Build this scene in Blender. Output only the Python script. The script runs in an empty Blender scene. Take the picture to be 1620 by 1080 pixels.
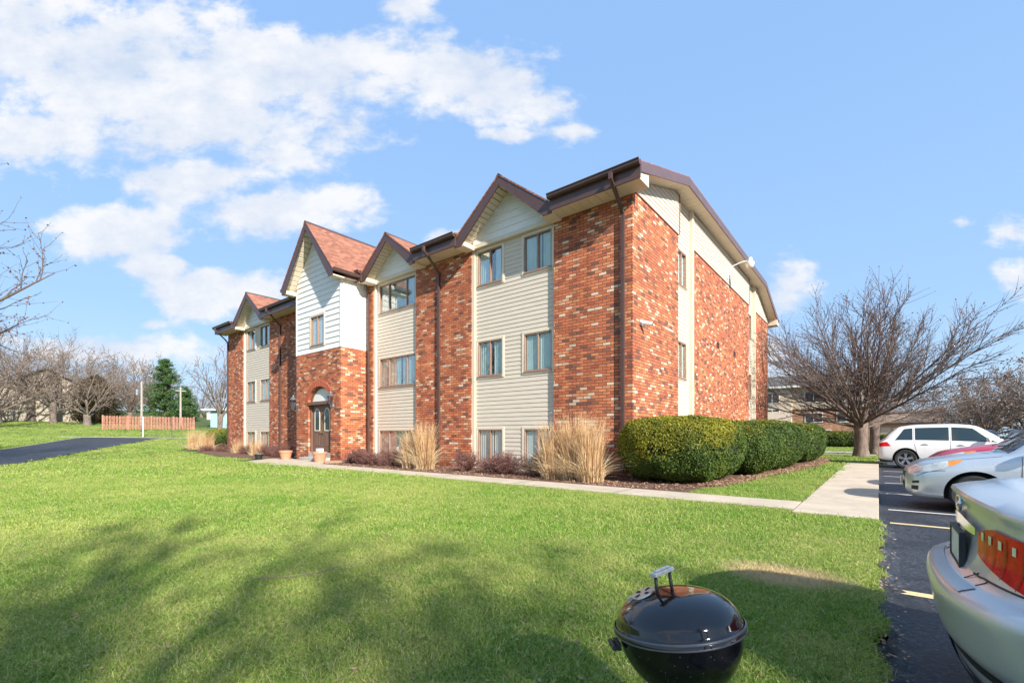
import bpy, bmesh, math, random
import numpy as np
from mathutils import Vector, Matrix
R = math.radians
scene = bpy.context.scene
COL = scene.collection
random.seed(7)

# ---------------------------------------------------------------- helpers
def wloc(o):
    v = Vector((0, 0, 0))
    while o is not None:
        v += o.location
        o = o.parent
    return v

def tag(o, label=None, cat=None, group=None, kind=None):
    if label: o['label'] = label
    if cat: o['category'] = cat
    if group: o['group'] = group
    if kind: o['kind'] = kind
    return o

def empty(name, loc, label=None, cat=None, group=None, rz=0.0):
    o = bpy.data.objects.new(name, None)
    COL.objects.link(o)
    o.location = loc
    o.rotation_euler = (0, 0, rz)
    o.empty_display_size = 0.2
    return tag(o, label, cat, group)

class MB:
    def __init__(s):
        s.v = []; s.f = []; s.m = []
    def add(s, vs, fs, mi=0):
        b = len(s.v)
        s.v.extend(vs)
        for f in fs:
            s.f.append(tuple(b + i for i in f)); s.m.append(mi)
        return s
    def quad(s, a, b, c, d, mi=0):
        return s.add([a, b, c, d], [(0, 1, 2, 3)], mi)
    def box(s, x0, x1, y0, y1, z0, z1, mi=0):
        if x0 > x1: x0, x1 = x1, x0
        if y0 > y1: y0, y1 = y1, y0
        if z0 > z1: z0, z1 = z1, z0
        vs = [(x0, y0, z0), (x1, y0, z0), (x1, y1, z0), (x0, y1, z0), (x0, y0, z1), (x1, y0, z1), (x1, y1, z1), (x0, y1, z1)]
        return s.add(vs, [(0, 3, 2, 1), (4, 5, 6, 7), (0, 1, 5, 4), (1, 2, 6, 5), (2, 3, 7, 6), (3, 0, 4, 7)], mi)
    def prism(s, poly, axis, a0, a1, mi=0):
        """poly: 2-D points; axis 'x' -> (y,z), 'y' -> (x,z), 'z' -> (x,y)"""
        def P(p, a):
            return {'x': (a, p[0], p[1]), 'y': (p[0], a, p[1]), 'z': (p[0], p[1], a)}[axis]
        n = len(poly)
        vs = [P(p, a0) for p in poly] + [P(p, a1) for p in poly]
        fs = [tuple(range(n)), tuple(range(2 * n - 1, n - 1, -1))]
        for i in range(n):
            j = (i + 1) % n
            fs.append((i, i + n, j + n, j))
        return s.add(vs, fs, mi)
    def tube(s, pts, rads, k=8, cap=True, mi=0):
        b = len(s.v); n = len(pts)
        pts = [Vector(p) for p in pts]
        up = None
        for i in range(n):
            d = (pts[min(i + 1, n - 1)] - pts[max(i - 1, 0)])
            d = d.normalized() if d.length > 1e-9 else Vector((0, 0, 1))
            if up is None:
                up = Vector((0, 0, 1)) if abs(d.z) < .9 else Vector((1, 0, 0))
            a = d.cross(up)
            if a.length < 1e-5: a = d.cross(Vector((0, 1, 0)))
            a.normalize(); c = a.cross(d); up = c
            r = rads[i] if hasattr(rads, '__len__') else rads
            for j in range(k):
                t = 2 * math.pi * j / k
                q = pts[i] + a * (r * math.cos(t)) + c * (r * math.sin(t))
                s.v.append((q.x, q.y, q.z))
        for i in range(n - 1):
            for j in range(k):
                j2 = (j + 1) % k
                s.f.append((b + i * k + j, b + i * k + j2, b + (i + 1) * k + j2, b + (i + 1) * k + j)); s.m.append(mi)
        if cap:
            s.f.append(tuple(b + j for j in range(k - 1, -1, -1))); s.m.append(mi)
            s.f.append(tuple(b + (n - 1) * k + j for j in range(k))); s.m.append(mi)
        return s
    def lathe(s, prof, cx=0, cy=0, k=32, mi=0, cap=False):
        """prof: (r,z) list"""
        b = len(s.v); n = len(prof)
        for r, z in prof:
            for j in range(k):
                t = 2 * math.pi * j / k
                s.v.append((cx + r * math.cos(t), cy + r * math.sin(t), z))
        for i in range(n - 1):
            for j in range(k):
                j2 = (j + 1) % k
                s.f.append((b + i * k + j, b + i * k + j2, b + (i + 1) * k + j2, b + (i + 1) * k + j)); s.m.append(mi)
        if cap:
            s.f.append(tuple(b + j for j in range(k - 1, -1, -1))); s.m.append(mi)
            s.f.append(tuple(b + (n - 1) * k + j for j in range(k))); s.m.append(mi)
        return s
    def grid(s, rows, mi=0, close=False):
        b = len(s.v); n = len(rows); m = len(rows[0])
        for r in rows: s.v.extend([tuple(p) for p in r])
        for i in range(n - 1):
            for j in range(m if close else m - 1):
                j2 = (j + 1) % m
                s.f.append((b + i * m + j, b + i * m + j2, b + (i + 1) * m + j2, b + (i + 1) * m + j)); s.m.append(mi)
        return s

def obj(name, mb, mats, parent=None, smooth=False, local=False, bevel=0, bseg=2, loc=None, angle=None):
    me = bpy.data.meshes.new(name)
    off = Vector((0, 0, 0)) if (local or parent is None) else wloc(parent)
    vs = mb.v
    if off.length > 0: vs = [(v[0] - off.x, v[1] - off.y, v[2] - off.z) for v in vs]
    if loc is not None: vs = [(v[0] - loc[0], v[1] - loc[1], v[2] - loc[2]) for v in vs]
    me.from_pydata(vs, [], mb.f)
    me.validate(verbose=False)
    if not isinstance(mats, (list, tuple)): mats = [mats]
    for m in mats: me.materials.append(m)
    if len(mats) > 1 and len(me.polygons) == len(mb.m):
        me.polygons.foreach_set('material_index', mb.m)
    o = bpy.data.objects.new(name, me)
    COL.objects.link(o)
    if parent: o.parent = parent
    if loc is not None: o.location = loc
    if bevel:
        bm = bmesh.new(); bm.from_mesh(me)
        bmesh.ops.remove_doubles(bm, verts=bm.verts, dist=1e-5)
        es = [e for e in bm.edges if len(e.link_faces) == 2 and e.calc_face_angle(0) > .6]
        bmesh.ops.bevel(bm, geom=es, offset=bevel, segments=bseg, affect='EDGES', profile=.5)
        bm.to_mesh(me); bm.free()
    if smooth:
        me.polygons.foreach_set('use_smooth', [True] * len(me.polygons))
        if angle: me.set_sharp_from_angle(angle=R(angle))
    return o

def npobj(name, V, F, mats, parent=None, smooth=False, mi=None, loc=None):
    """V (n,3) array, F (m,k) array of same-size faces"""
    me = bpy.data.meshes.new(name)
    V = np.asarray(V, dtype=np.float32)
    if parent is not None:
        V = V - np.array(wloc(parent), dtype=np.float32)
    if loc is not None:
        V = V - np.array(loc, dtype=np.float32)
    F = np.asarray(F, dtype=np.int32)
    k = F.shape[1]
    me.vertices.add(len(V)); me.vertices.foreach_set('co', V.ravel())
    me.loops.add(F.size); me.loops.foreach_set('vertex_index', F.ravel())
    me.polygons.add(len(F))
    me.polygons.foreach_set('loop_start', np.arange(0, F.size, k, dtype=np.int32))
    if mi is not None: me.polygons.foreach_set('material_index', np.asarray(mi, dtype=np.int32))
    if smooth: me.polygons.foreach_set('use_smooth', np.ones(len(F), dtype=bool))
    me.update(calc_edges=True)
    if not isinstance(mats, (list, tuple)): mats = [mats]
    for m in mats: me.materials.append(m)
    o = bpy.data.objects.new(name, me)
    COL.objects.link(o)
    if parent is not None: o.parent = parent
    if loc is not None: o.location = loc
    return o

def copy_tree(o, parent=None):
    c = o.copy(); COL.objects.link(c); c.parent = parent
    for ch in list(o.children): copy_tree(ch, c)
    return c

# ---------------------------------------------------------------- materials
class NT:
    def __init__(s, name):
        s.mat = bpy.data.materials.new(name); s.mat.use_nodes = True
        s.t = s.mat.node_tree; s.n = s.t.nodes; s.l = s.t.links
        s.b = s.n['Principled BSDF']; s.out = s.n['Material Output']
    def new(s, ty, **kw):
        n = s.n.new(ty)
        for k, v in kw.items(): setattr(n, k, v)
        return n
    def link(s, a, b): s.l.new(a, b)
    def val(s, inp, v):
        if isinstance(v, bpy.types.NodeSocket): s.l.new(v, inp)
        else: inp.default_value = v
    def math(s, op, a, b=None, c=None, clamp=False):
        n = s.new('ShaderNodeMath', operation=op); n.use_clamp = clamp
        s.val(n.inputs[0], a)
        if b is not None: s.val(n.inputs[1], b)
        if c is not None: s.val(n.inputs[2], c)
        return n.outputs[0]
    def pos(s):
        return s.new('ShaderNodeNewGeometry').outputs['Position']
    def oc(s):
        return s.new('ShaderNodeTexCoord').outputs['Object']
    def noise(s, vec, scale, detail=4, rough=.6, out='Fac'):
        n = s.new('ShaderNodeTexNoise'); n.inputs['Scale'].default_value = scale
        n.inputs['Detail'].default_value = detail; n.inputs['Roughness'].default_value = rough
        if vec is not None: s.link(vec, n.inputs['Vector'])
        return n.outputs[out]
    def ramp(s, fac, stops, interp='LINEAR'):
        n = s.new('ShaderNodeValToRGB'); cr = n.color_ramp; cr.interpolation = interp
        while len(cr.elements) < len(stops): cr.elements.new(.5)
        for e, (p, c) in zip(cr.elements, stops):
            e.position = p; e.color = (c[0], c[1], c[2], 1) if hasattr(c, '__len__') else (c, c, c, 1)
        s.link(fac, n.inputs[0]); return n.outputs[0]
    def mix(s, fac, a, b, blend='MIX'):
        n = s.new('ShaderNodeMix', data_type='RGBA', blend_type=blend)
        s.val(n.inputs[0], fac)
        for i, v in ((6, a), (7, b)):
            if isinstance(v, bpy.types.NodeSocket): s.link(v, n.inputs[i])
            else: n.inputs[i].default_value = (v[0], v[1], v[2], 1)
        return n.outputs[2]
    def bump(s, h, strength=.3, dist=.02, normal=None):
        n = s.new('ShaderNodeBump'); n.inputs['Strength'].default_value = strength
        n.inputs['Distance'].default_value = dist; s.link(h, n.inputs['Height'])
        if normal: s.link(normal, n.inputs['Normal'])
        return n.outputs[0]
    def stretch(s, vec, sc):
        n = s.new('ShaderNodeVectorMath', operation='MULTIPLY'); s.link(vec, n.inputs[0]); n.inputs[1].default_value = sc
        return n.outputs[0]
    def done(s, col=None, rough=None, bump=None, metallic=None, **kw):
        b = s.b
        if col is not None:
            if isinstance(col, bpy.types.NodeSocket): s.link(col, b.inputs['Base Color'])
            else: b.inputs['Base Color'].default_value = (*col, 1)
        if rough is not None: s.val(b.inputs['Roughness'], rough)
        if metallic is not None: b.inputs['Metallic'].default_value = metallic
        if bump is not None: s.link(bump, b.inputs['Normal'])
        for k, v in kw.items():
            b.inputs[k.replace('_', ' ')].default_value = v
        return s.mat

def simple(name, col, rough=.6, var=.18, scale=6, bump=0.0, bscale=60, metallic=0, st=(1, 1, 1), **kw):
    m = NT(name); p = m.stretch(m.oc(), st)
    n = m.noise(p, scale, 5, .65)
    lo = tuple(c * (1 - var) for c in col); hi = tuple(min(1, c * (1 + var)) for c in col)
    c = m.ramp(n, [(.3, lo), (.7, hi)])
    b = m.bump(m.noise(p, bscale, 3), bump, .01) if bump else None
    r = m.math('MULTIPLY_ADD', n, .15, max(rough - .07, 0))
    return m.done(c, r, b, metallic, **kw)

def brick_mat(name, seed=0., tone=None, bw=.255, bh=.090, mort=(.105, .055, .040), stops=None):  # default mortar colour is darkened to include the shade in the raked joints
    m = NT(name); p = m.pos()
    sp = m.new('ShaderNodeSeparateXYZ'); m.link(p, sp.inputs[0])
    u = m.math('ADD', sp.outputs[0], sp.outputs[1]); u = m.math('ADD', u, 500.13)
    z = m.math('ADD', sp.outputs[2], 50.003 + seed)
    zr = m.math('DIVIDE', z, bh); row = m.math('FLOOR', zr); fz = m.math('FRACT', zr)
    uo = m.math('MULTIPLY_ADD', row, .5, m.math('DIVIDE', u, bw))
    col = m.math('FLOOR', uo); fu = m.math('FRACT', uo)
    cv = m.new('ShaderNodeCombineXYZ'); m.link(col, cv.inputs[0]); m.link(row, cv.inputs[1])
    wn = m.new('ShaderNodeTexWhiteNoise', noise_dimensions='2D'); m.link(cv.outputs[0], wn.inputs[0])
    stops = stops or [(0, (.50, .135, .058)), (.20, (.59, .175, .072)), (.38, (.66, .225, .092)), (.52, (.54, .15, .062)), (.63, (.69, .27, .12)),
             (.71, (.38, .10, .050)), (.785, (.20, .082, .056)), (.845, (.31, .115, .062)), (.90, (.67, .39, .24)), (.95, (.73, .54, .38))]
    c = m.ramp(wn.outputs['Value'], stops, 'CONSTANT')
    n = m.noise(p, 35, 4, .7)
    c = m.mix(.55, c, m.ramp(n, [(.25, .55), (.75, 1.25)]), 'MULTIPLY')
    n2 = m.noise(p, .7, 3)
    c = m.mix(1., c, m.ramp(n2, [(.3, .80), (.7, 1.10)]), 'MULTIPLY')
    eu = m.math('MINIMUM', fu, m.math('SUBTRACT', 1., fu)); ez = m.math('MINIMUM', fz, m.math('SUBTRACT', 1., fz))
    mu = m.math('SMOOTH_MIN', m.math('MULTIPLY', eu, bw), m.math('MULTIPLY', ez, bh), .002)
    wob = m.math('MULTIPLY_ADD', n, .004, -.002)
    mu = m.math('ADD', mu, wob)
    msk = m.new('ShaderNodeMapRange'); m.link(mu, msk.inputs[0]); msk.inputs[1].default_value = .0065; msk.inputs[2].default_value = .0105
    c = m.mix(msk.outputs[0], mort, c)
    # weathering: damp dark foot, faint streaks running down
    st = m.noise(m.stretch(p, (1.6, 1.6, .12)), 2.0, 5, .7)
    c = m.mix(.75, c, m.ramp(st, [(.30, .66), (.52, 1.0), (.75, 1.06)]), 'MULTIPLY')
    ft = m.new('ShaderNodeMapRange'); m.link(m.math('ADD', sp.outputs[2], m.math('MULTIPLY', st, .5)), ft.inputs[0]); ft.inputs[1].default_value = .25; ft.inputs[2].default_value = .9; ft.inputs[3].default_value = .62; ft.inputs[4].default_value = 1.
    c = m.mix(1., c, ft.outputs[0], 'MULTIPLY')
    h = m.math('ADD', msk.outputs[0], m.math('MULTIPLY', n, .35))
    return m.done(c, .85, m.bump(h, .9, .008))

def shingle_mat(name, cols):
    m = NT(name); p = m.oc()
    sp = m.new('ShaderNodeSeparateXYZ'); m.link(p, sp.inputs[0])
    zr = m.math('DIVIDE', m.math('ADD', sp.outputs[2], 20.), .11); row = m.math('FLOOR', zr)
    u = m.math('ADD', m.math('ADD', sp.outputs[0], sp.outputs[1]), m.math('MULTIPLY', row, .173))
    col = m.math('FLOOR', m.math('DIVIDE', m.math('ADD', u, 300.), .2))
    cv = m.new('ShaderNodeCombineXYZ'); m.link(col, cv.inputs[0]); m.link(row, cv.inputs[1])
    wn = m.new('ShaderNodeTexWhiteNoise', noise_dimensions='2D'); m.link(cv.outputs[0], wn.inputs[0])
    c = m.ramp(wn.outputs['Value'], [(0, cols[0]), (1, cols[1])])
    n = m.noise(p, 80, 3, .7)
    c = m.mix(.6, c, m.ramp(n, [(.2, .5), (.8, 1.3)]), 'MULTIPLY')
    fz = m.math('FRACT', zr)
    sh = m.new('ShaderNodeMapRange'); m.link(fz, sh.inputs[0]); sh.inputs[1].default_value = 0; sh.inputs[2].default_value = .16; sh.inputs[3].default_value = 0.0; sh.inputs[4].default_value = 1.
    h = m.math('SUBTRACT', m.math('ADD', sh.outputs[0], wn.outputs['Value']), m.math('MULTIPLY', fz, .8))
    return m.done(c, .95, m.bump(h, .7, .015))

M = {}
M['brick'] = brick_mat('brick')
M['trim'] = simple('cream_trim', (.66, .58, .45), .5, .06, 3, .05)
M['whitetrim'] = simple('white_trim', (.74, .71, .64), .5, .06, 3, .05)
M['siding'] = simple('beige_siding', (.60, .52, .42), .55, .07, 2.5, .08, 90, st=(1, 1, 6))
M['shake'] = simple('white_shake', (.80, .79, .77), .7, .08, 7, .35, 30, st=(8, 8, 1))
M['brown'] = simple('brown_metal', (.085, .045, .038), .38, .15, 4, .03)
M['purplebrown'] = simple('brown_fascia', (.12, .075, .078), .45, .15, 4, .03)
M['frame'] = simple('window_frame', (.30, .18, .13), .4, .12, 6)
M['roof'] = shingle_mat('roof_shingle', ((.22, .085, .05), (.36, .155, .10)))
M['soffit'] = simple('soffit', (.70, .61, .46), .6, .05, 3)
M['concrete'] = None
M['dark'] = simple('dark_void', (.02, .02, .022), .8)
M['blackmetal'] = simple('black_metal', (.03, .03, .03), .35)
M['whitepl'] = simple('white_plastic', (.75, .75, .73), .35, .05)
M['terra'] = simple('terracotta', (.52, .24, .14), .8, .15, 8, .2)
M['curtain'] = simple('curtain', (.80, .80, .76), .8, .08, 3)
M['curtain2'] = simple('curtain_sheer', (.58, .70, .67), .8, .08, 3)

def glass_mat(name, tint=(.75, .82, .82), f=.35, rough=.0):
    m = NT(name)
    tr = m.new('ShaderNodeBsdfTransparent'); tr.inputs[0].default_value = (*tint, 1)
    gl = m.new('ShaderNodeBsdfGlossy'); gl.inputs[0].default_value = (.95, .95, .92, 1); gl.inputs['Roughness'].default_value = rough
    n = m.noise(m.pos(), 1.3, 2)
    m.link(m.bump(n, .06, .05), gl.inputs['Normal'])
    fr = m.new('ShaderNodeFresnel'); fr.inputs[0].default_value = 1.45
    fac = m.math('ADD', m.math('MULTIPLY', fr.outputs[0], .6), f * .02, clamp=True)
    mx = m.new('ShaderNodeMixShader'); m.link(fac, mx.inputs[0]); m.link(tr.outputs[0], mx.inputs[1]); m.link(gl.outputs[0], mx.inputs[2])
    m.link(mx.outputs[0], m.out.inputs[0])
    return m.mat
M['glass'] = glass_mat('window_glass', (.96, .98, .98))

# terrain height: flat round the building, rising gently to the west
def hh(x):
    t = max(0., -x - 28.)
    if t > 75: t = 75
    return .037 * t + .0005 * t * t
# ---------------------------------------------------------------- camera, sun, sky
ang = R(38.78); CA, SA = math.cos(ang), math.sin(ang)
cam = bpy.data.cameras.new('camera'); co = bpy.data.objects.new('camera', cam); COL.objects.link(co)
co.location = (0, 0, 1.2); co.rotation_euler = (R(90), 0, ang)
cam.sensor_width = 36; cam.lens = 36 * 722 / 1620.; cam.shift_y = 148 / 1620.; cam.clip_end = 3000; cam.clip_start = .02
scene.camera = co
SUN = Vector((.942, -.336, 0)).normalized(); EL = R(30)
sd = Vector((SUN.x * math.cos(EL), SUN.y * math.cos(EL), math.sin(EL)))
sl = bpy.data.lights.new('sun', 'SUN'); sl.energy = 5.0; sl.angle = R(.8); sl.color = (1., .945, .85)
so = bpy.data.objects.new('sun', sl); COL.objects.link(so); so.location = (20, -8, 20)
so.rotation_euler = sd.to_track_quat('Z', 'Y').to_euler()

w = bpy.data.worlds.new('World'); scene.world = w; w.use_nodes = True
wt = w.node_tree; wn = wt.nodes; wl = wt.links
bg = wn['Background']
sky = wn.new('ShaderNodeTexSky'); sky.sky_type = 'NISHITA'; sky.sun_disc = False
sky.sun_elevation = EL; sky.sun_rotation = math.atan2(SUN.x, SUN.y); sky.air_density = 1.0; sky.dust_density = .6; sky.ozone_density = 1.6
def WM(op, a, b=None, c=None, clamp=False):
    n = wn.new('ShaderNodeMath'); n.operation = op; n.use_clamp = clamp
    for i, v in enumerate((a, b, c)):
        if v is None: continue
        if isinstance(v, bpy.types.NodeSocket): wl.new(v, n.inputs[i])
        else: n.inputs[i].default_value = v
    return n.outputs[0]
tc = wn.new('ShaderNodeTexCoord')
def dotv(vec, d):
    n = wn.new('ShaderNodeVectorMath'); n.operation = 'DOT_PRODUCT'; wl.new(vec, n.inputs[0]); n.inputs[1].default_value = d
    return n.outputs['Value']
V = tc.outputs['Generated']
fw = WM('MAXIMUM', WM('ABSOLUTE', dotv(V, (-SA, CA, 0))), .12)
uu = WM('DIVIDE', dotv(V, (CA, SA, 0)), fw)
ww = WM('DIVIDE', dotv(V, (0, 0, 1)), fw)
cb = wn.new('ShaderNodeCombineXYZ'); wl.new(uu, cb.inputs[0]); wl.new(ww, cb.inputs[1])
blobs = [(120, 100, 330, 150), (20, 215, 190, 60), (430, 105, 250, 85), (520, 195, 80, 55), (680, 120, 210, 55), (862, 168, 60, 44), (310, 285, 130, 62), (260, 180, 330, 110),
         (430, 335, 175, 48), (210, 365, 150, 45), (370, 462, 150, 42), (330, 490, 90, 30), (250, 418, 60, 22), (1242, 478, 48, 58), (1225, 560, 60, 60), (1600, 372, 50, 26), (1615, 440, 60, 32),
         (1690, 250, 60, 60), (705, 380, 50, 18), (170, 555, 210, 34), (760, 140, 130, 58), (640, 8, 60, 26), (235, 512, 30, 12), (60, 20, 170, 60), (900, 205, 50, 16), (1520, 350, 30, 12), (800, 215, 50, 14), (-300, 200, 250, 120), (-500, 480, 200, 80), (2100, 300, 200, 90), (2500, 100, 300, 120)]
mx = None
for (bx, by, a, b_) in blobs:
    s = wn.new('ShaderNodeVectorMath'); s.operation = 'SUBTRACT'; wl.new(cb.outputs[0], s.inputs[0]); s.inputs[1].default_value = ((bx - 810) / 722, (688 - by) / 722, 0)
    m_ = wn.new('ShaderNodeVectorMath'); m_.operation = 'MULTIPLY'; wl.new(s.outputs[0], m_.inputs[0]); m_.inputs[1].default_value = (722 / a, 722 / b_, 0)
    ln = wn.new('ShaderNodeVectorMath'); ln.operation = 'LENGTH'; wl.new(m_.outputs[0], ln.inputs[0])
    v = WM('MULTIPLY', WM('SUBTRACT', 1.0, ln.outputs['Value']), 1.8 if a > 100 else 1.1)
    mx = v if mx is None else WM('SMOOTH_MAX', mx, v, .15)
def wnoise(scale, detail, rough, dist=0.):
    n = wn.new('ShaderNodeTexNoise'); n.inputs['Scale'].default_value = scale; n.inputs['Detail'].default_value = detail; n.inputs['Roughness'].default_value = rough
    n.inputs['Distortion'].default_value = dist
    mm = wn.new('ShaderNodeVectorMath'); mm.operation = 'MULTIPLY'; wl.new(cb.outputs[0], mm.inputs[0]); mm.inputs[1].default_value = (.8, 1.25, 1)
    wl.new(mm.outputs[0], n.inputs['Vector']); return n.outputs['Fac']
n1 = wnoise(3.6, 9, .58, .25); n2 = wnoise(11, 6, .6)
dens = WM('ADD', mx, WM('ADD', WM('MULTIPLY', WM('SUBTRACT', n1, .5), 5.0), WM('MULTIPLY', WM('SUBTRACT', n2, .5), 3.2)))
mr = wn.new('ShaderNodeMapRange'); mr.interpolation_type = 'SMOOTHSTEP'; wl.new(dens, mr.inputs[0])
mr.inputs[1].default_value = -.12; mr.inputs[2].default_value = .95; mr.inputs[4].default_value = .93
# cloud shading: brighter where dense, blue-grey in hollows
n3 = wnoise(5.5, 7, .62)
cr = wn.new('ShaderNodeValToRGB'); wl.new(n3, cr.inputs[0])
cr.color_ramp.elements[0].position = .36; cr.color_ramp.elements[0].color = (.66, .75, .90, 1)
cr.color_ramp.elements[1].position = .60; cr.color_ramp.elements[1].color = (.97, .97, .985, 1)
SKYK = 5.6
cs = wn.new('ShaderNodeVectorMath'); cs.operation = 'SCALE'; wl.new(cr.outputs[0], cs.inputs[0]); cs.inputs['Scale'].default_value = SKYK
# the blue itself: Nishita, saturated a little
hs = wn.new('ShaderNodeHueSaturation'); hs.inputs['Saturation'].default_value = 1.02; hs.inputs['Value'].default_value = 1.5; hs.inputs['Hue'].default_value = .507
wl.new(sky.outputs[0], hs.inputs['Color'])
elv = WM('MAXIMUM', dotv(V, (0, 0, 1)), 0.)
bl = wn.new('ShaderNodeValToRGB'); wl.new(elv, bl.inputs[0])
bl.color_ramp.elements[0].position = 0; bl.color_ramp.elements[0].color = (.50, .70, .93, 1)
bl.color_ramp.elements[1].position = .62; bl.color_ramp.elements[1].color = (.30, .52, .90, 1)
e_ = bl.color_ramp.elements.new(.22); e_.color = (.37, .60, .93, 1)
bs = wn.new('ShaderNodeVectorMath'); bs.operation = 'SCALE'; wl.new(bl.outputs[0], bs.inputs[0]); bs.inputs['Scale'].default_value = 6.1
mb_ = wn.new('ShaderNodeMix'); mb_.data_type = 'RGBA'; mb_.inputs[0].default_value = .9; wl.new(hs.outputs[0], mb_.inputs[6]); wl.new(bs.outputs[0], mb_.inputs[7])
mixn = wn.new('ShaderNodeMix'); mixn.data_type = 'RGBA'; wl.new(mr.outputs[0], mixn.inputs[0]); wl.new(mb_.outputs[2], mixn.inputs[6]); wl.new(cs.outputs[0], mixn.inputs[7])
wl.new(mixn.outputs[2], bg.inputs[0]); bg.inputs[1].default_value = .1
vs = scene.view_settings; vs.view_transform = 'Standard'; vs.look = 'None'; vs.exposure = .87; vs.gamma = 1
scene.cycles.max_bounces = 6; scene.cycles.transparent_max_bounces = 16; scene.cycles.use_denoising = True

# ---------------------------------------------------------------- ground
def in_drive(x, y):
    # driveway wedge on the west side
    return False
# lawn sheet
def lawn_mat():
    m = NT('lawn_soil'); p = m.pos()
    n1 = m.noise(p, .35, 4, .6); n2 = m.noise(p, 3., 5, .7); n3 = m.noise(p, 30, 4, .75)
    c = m.ramp(n1, [(.35, (.035, .075, .012)), (.62, (.09, .12, .028))])
    c2 = m.ramp(n2, [(.3, (.025, .06, .009)), (.55, (.07, .105, .018)), (.8, (.16, .15, .06))])
    c = m.mix(.5, c, c2)
    c = m.mix(.8, c, m.ramp(n3, [(.25, .35), (.7, 1.5)]), 'MULTIPLY')
    return m.done(c, .95, m.bump(n3, .9, .05))
M['lawn'] = lawn_mat()
def flat(name, poly, z, mat, thick=0, zf=None):
    mb = MB()
    zz = (lambda x: z + hh(x)) if zf is None else zf
    if thick:
        n = len(poly)
        vs = [(x, y, zz(x)) for x, y in poly] + [(x, y, zz(x) - thick) for x, y in poly]
        fs = [tuple(range(n))] + [(i, i + n, (i + 1) % n + n, (i + 1) % n) for i in range(n)]
        mb.add(vs, fs)
    else: mb.add([(x, y, zz(x)) for x, y in poly], [tuple(range(len(poly)))])
    o = obj(name, mb, mat); tag(o, kind='structure'); return o
# one ground sheet, dips 10 cm under the parking lot (x > 0)
mb = MB()
xs = [-900, -500, -250, -150] + list(np.arange(-104, -28, 2)) + [-28, -20, -10, -5, -2, -.08, .0, 5, 20, 60, 150, 400, 900]
ys = [-400, -100, -30, -10, 0, 10, 20, 34.6, 34.7, 60, 90, 150, 300, 900]
rows = []
for x in xs:
    rows.append([(x, y, hh(x) + (-.2 if x >= 0 else 0)) for y in ys])
mb.grid([list(r) for r in rows])
g = obj('ground', mb, M['lawn'], smooth=False); tag(g, kind='structure')
for p in g.data.polygons: pass

def asphalt():
    m = NT('asphalt'); p = m.pos()
    n = m.noise(p, 140, 3, .8); n1 = m.noise(p, 1.2, 5, .6); n2 = m.noise(p, 14, 4, .7)
    n4 = m.noise(p, 38, 4, .8)
    c = m.ramp(n4, [(.36, (.005, .006, .009)), (.52, (.020, .023, .030)), (.66, (.075, .08, .09)), (.76, (.19, .19, .20))])
    c = m.mix(.6, c, m.ramp(n, [(.3, .4), (.7, 1.8)]), 'MULTIPLY')
    c = m.mix(.9, c, m.ramp(n1, [(.32, .35), (.68, 1.9)]), 'MULTIPLY')
    # cracks
    v = m.new('ShaderNodeTexVoronoi', feature='DISTANCE_TO_EDGE'); v.inputs['Scale'].default_value = .55
    nv = m.new('ShaderNodeVectorMath', operation='ADD'); m.link(p, nv.inputs[0])
    nn = m.new('ShaderNodeTexNoise'); nn.inputs['Scale'].default_value = 2.5; nn.inputs['Detail'].default_value = 6; m.link(p, nn.inputs['Vector']); m.link(nn.outputs['Color'], nv.inputs[1])
    m.link(nv.outputs[0], v.inputs['Vector'])
    ck = m.new('ShaderNodeMapRange'); m.link(v.outputs['Distance'], ck.inputs[0]); ck.inputs[2].default_value = .012
    c = m.mix(ck.outputs[0], (.004, .004, .005), c)
    r = m.math('MULTIPLY_ADD', n1, .35, .38)
    h = m.math('ADD', n, m.math('ADD', m.math('MULTIPLY', n2, 1.0), m.math('MULTIPLY', ck.outputs[0], .5)))
    return m.done(c, r, m.bump(h, .8, .012))
M['asphalt'] = asphalt()
def concrete(name='concrete', col=(.53, .44, .33)):
    m = NT(name); p = m.pos()
    n = m.noise(p, 60, 4, .75); n1 = m.noise(p, 1.5, 5, .65); n2 = m.noise(p, 9, 4, .6)
    c = m.ramp(n1, [(.3, tuple(v * .82 for v in col)), (.7, tuple(min(1, v * 1.12) for v in col))])
    c = m.mix(.5, c, m.ramp(n, [(.25, .7), (.7, 1.15)]), 'MULTIPLY')
    c = m.mix(.35, c, m.ramp(n2, [(.3, .8), (.7, 1.1)]), 'MULTIPLY')
    return m.done(c, .9, m.bump(n, .35, .004))
M['concrete'] = concrete()
M['curb'] = concrete('old_concrete', (.42, .38, .33))
# parking lot with a ragged edge against the grass
mb = MB(); rr = random.Random(3)
edge = []
y = -30.
while y < 60:
    e = 0 if y > 8.3 else rr.uniform(-.05, .07)
    edge.append((e - .02, y, .004 if y < 8.3 else -.012)); y += .12 if -2 < y < 8.3 else .8
rowA = edge; rowB = [(p[0] + .05, p[1], -.06) if p[1] < 8.3 else (.02, p[1], -.088) for p in edge]; rowC = [(max(.10, p[0] + .16), p[1], -.096) for p in edge]; rowD = [(60., p[1], -.1) for p in edge]
mb.grid([rowA, rowB, rowC, rowD])
pk = obj('parking_lot', mb, M['asphalt'], smooth=False); tag(pk, kind='structure')
def paint(name, col):
    m = NT(name); p = m.pos()
    n = m.noise(p, 45, 5, .8); n1 = m.noise(p, 7, 4, .7)
    k = m.math('ADD', n, m.math('MULTIPLY', n1, .6))
    f = m.new('ShaderNodeMapRange'); m.link(k, f.inputs[0]); f.inputs[1].default_value = .56; f.inputs[2].default_value = .70
    c = m.mix(f.outputs[0], (.05, .048, .045), col)
    return m.done(c, .8)
M['paintw'] = paint('white_line_paint', (.62, .60, .54)); M['painty'] = paint('yellow_line_paint', (.66, .52, .26))
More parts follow.
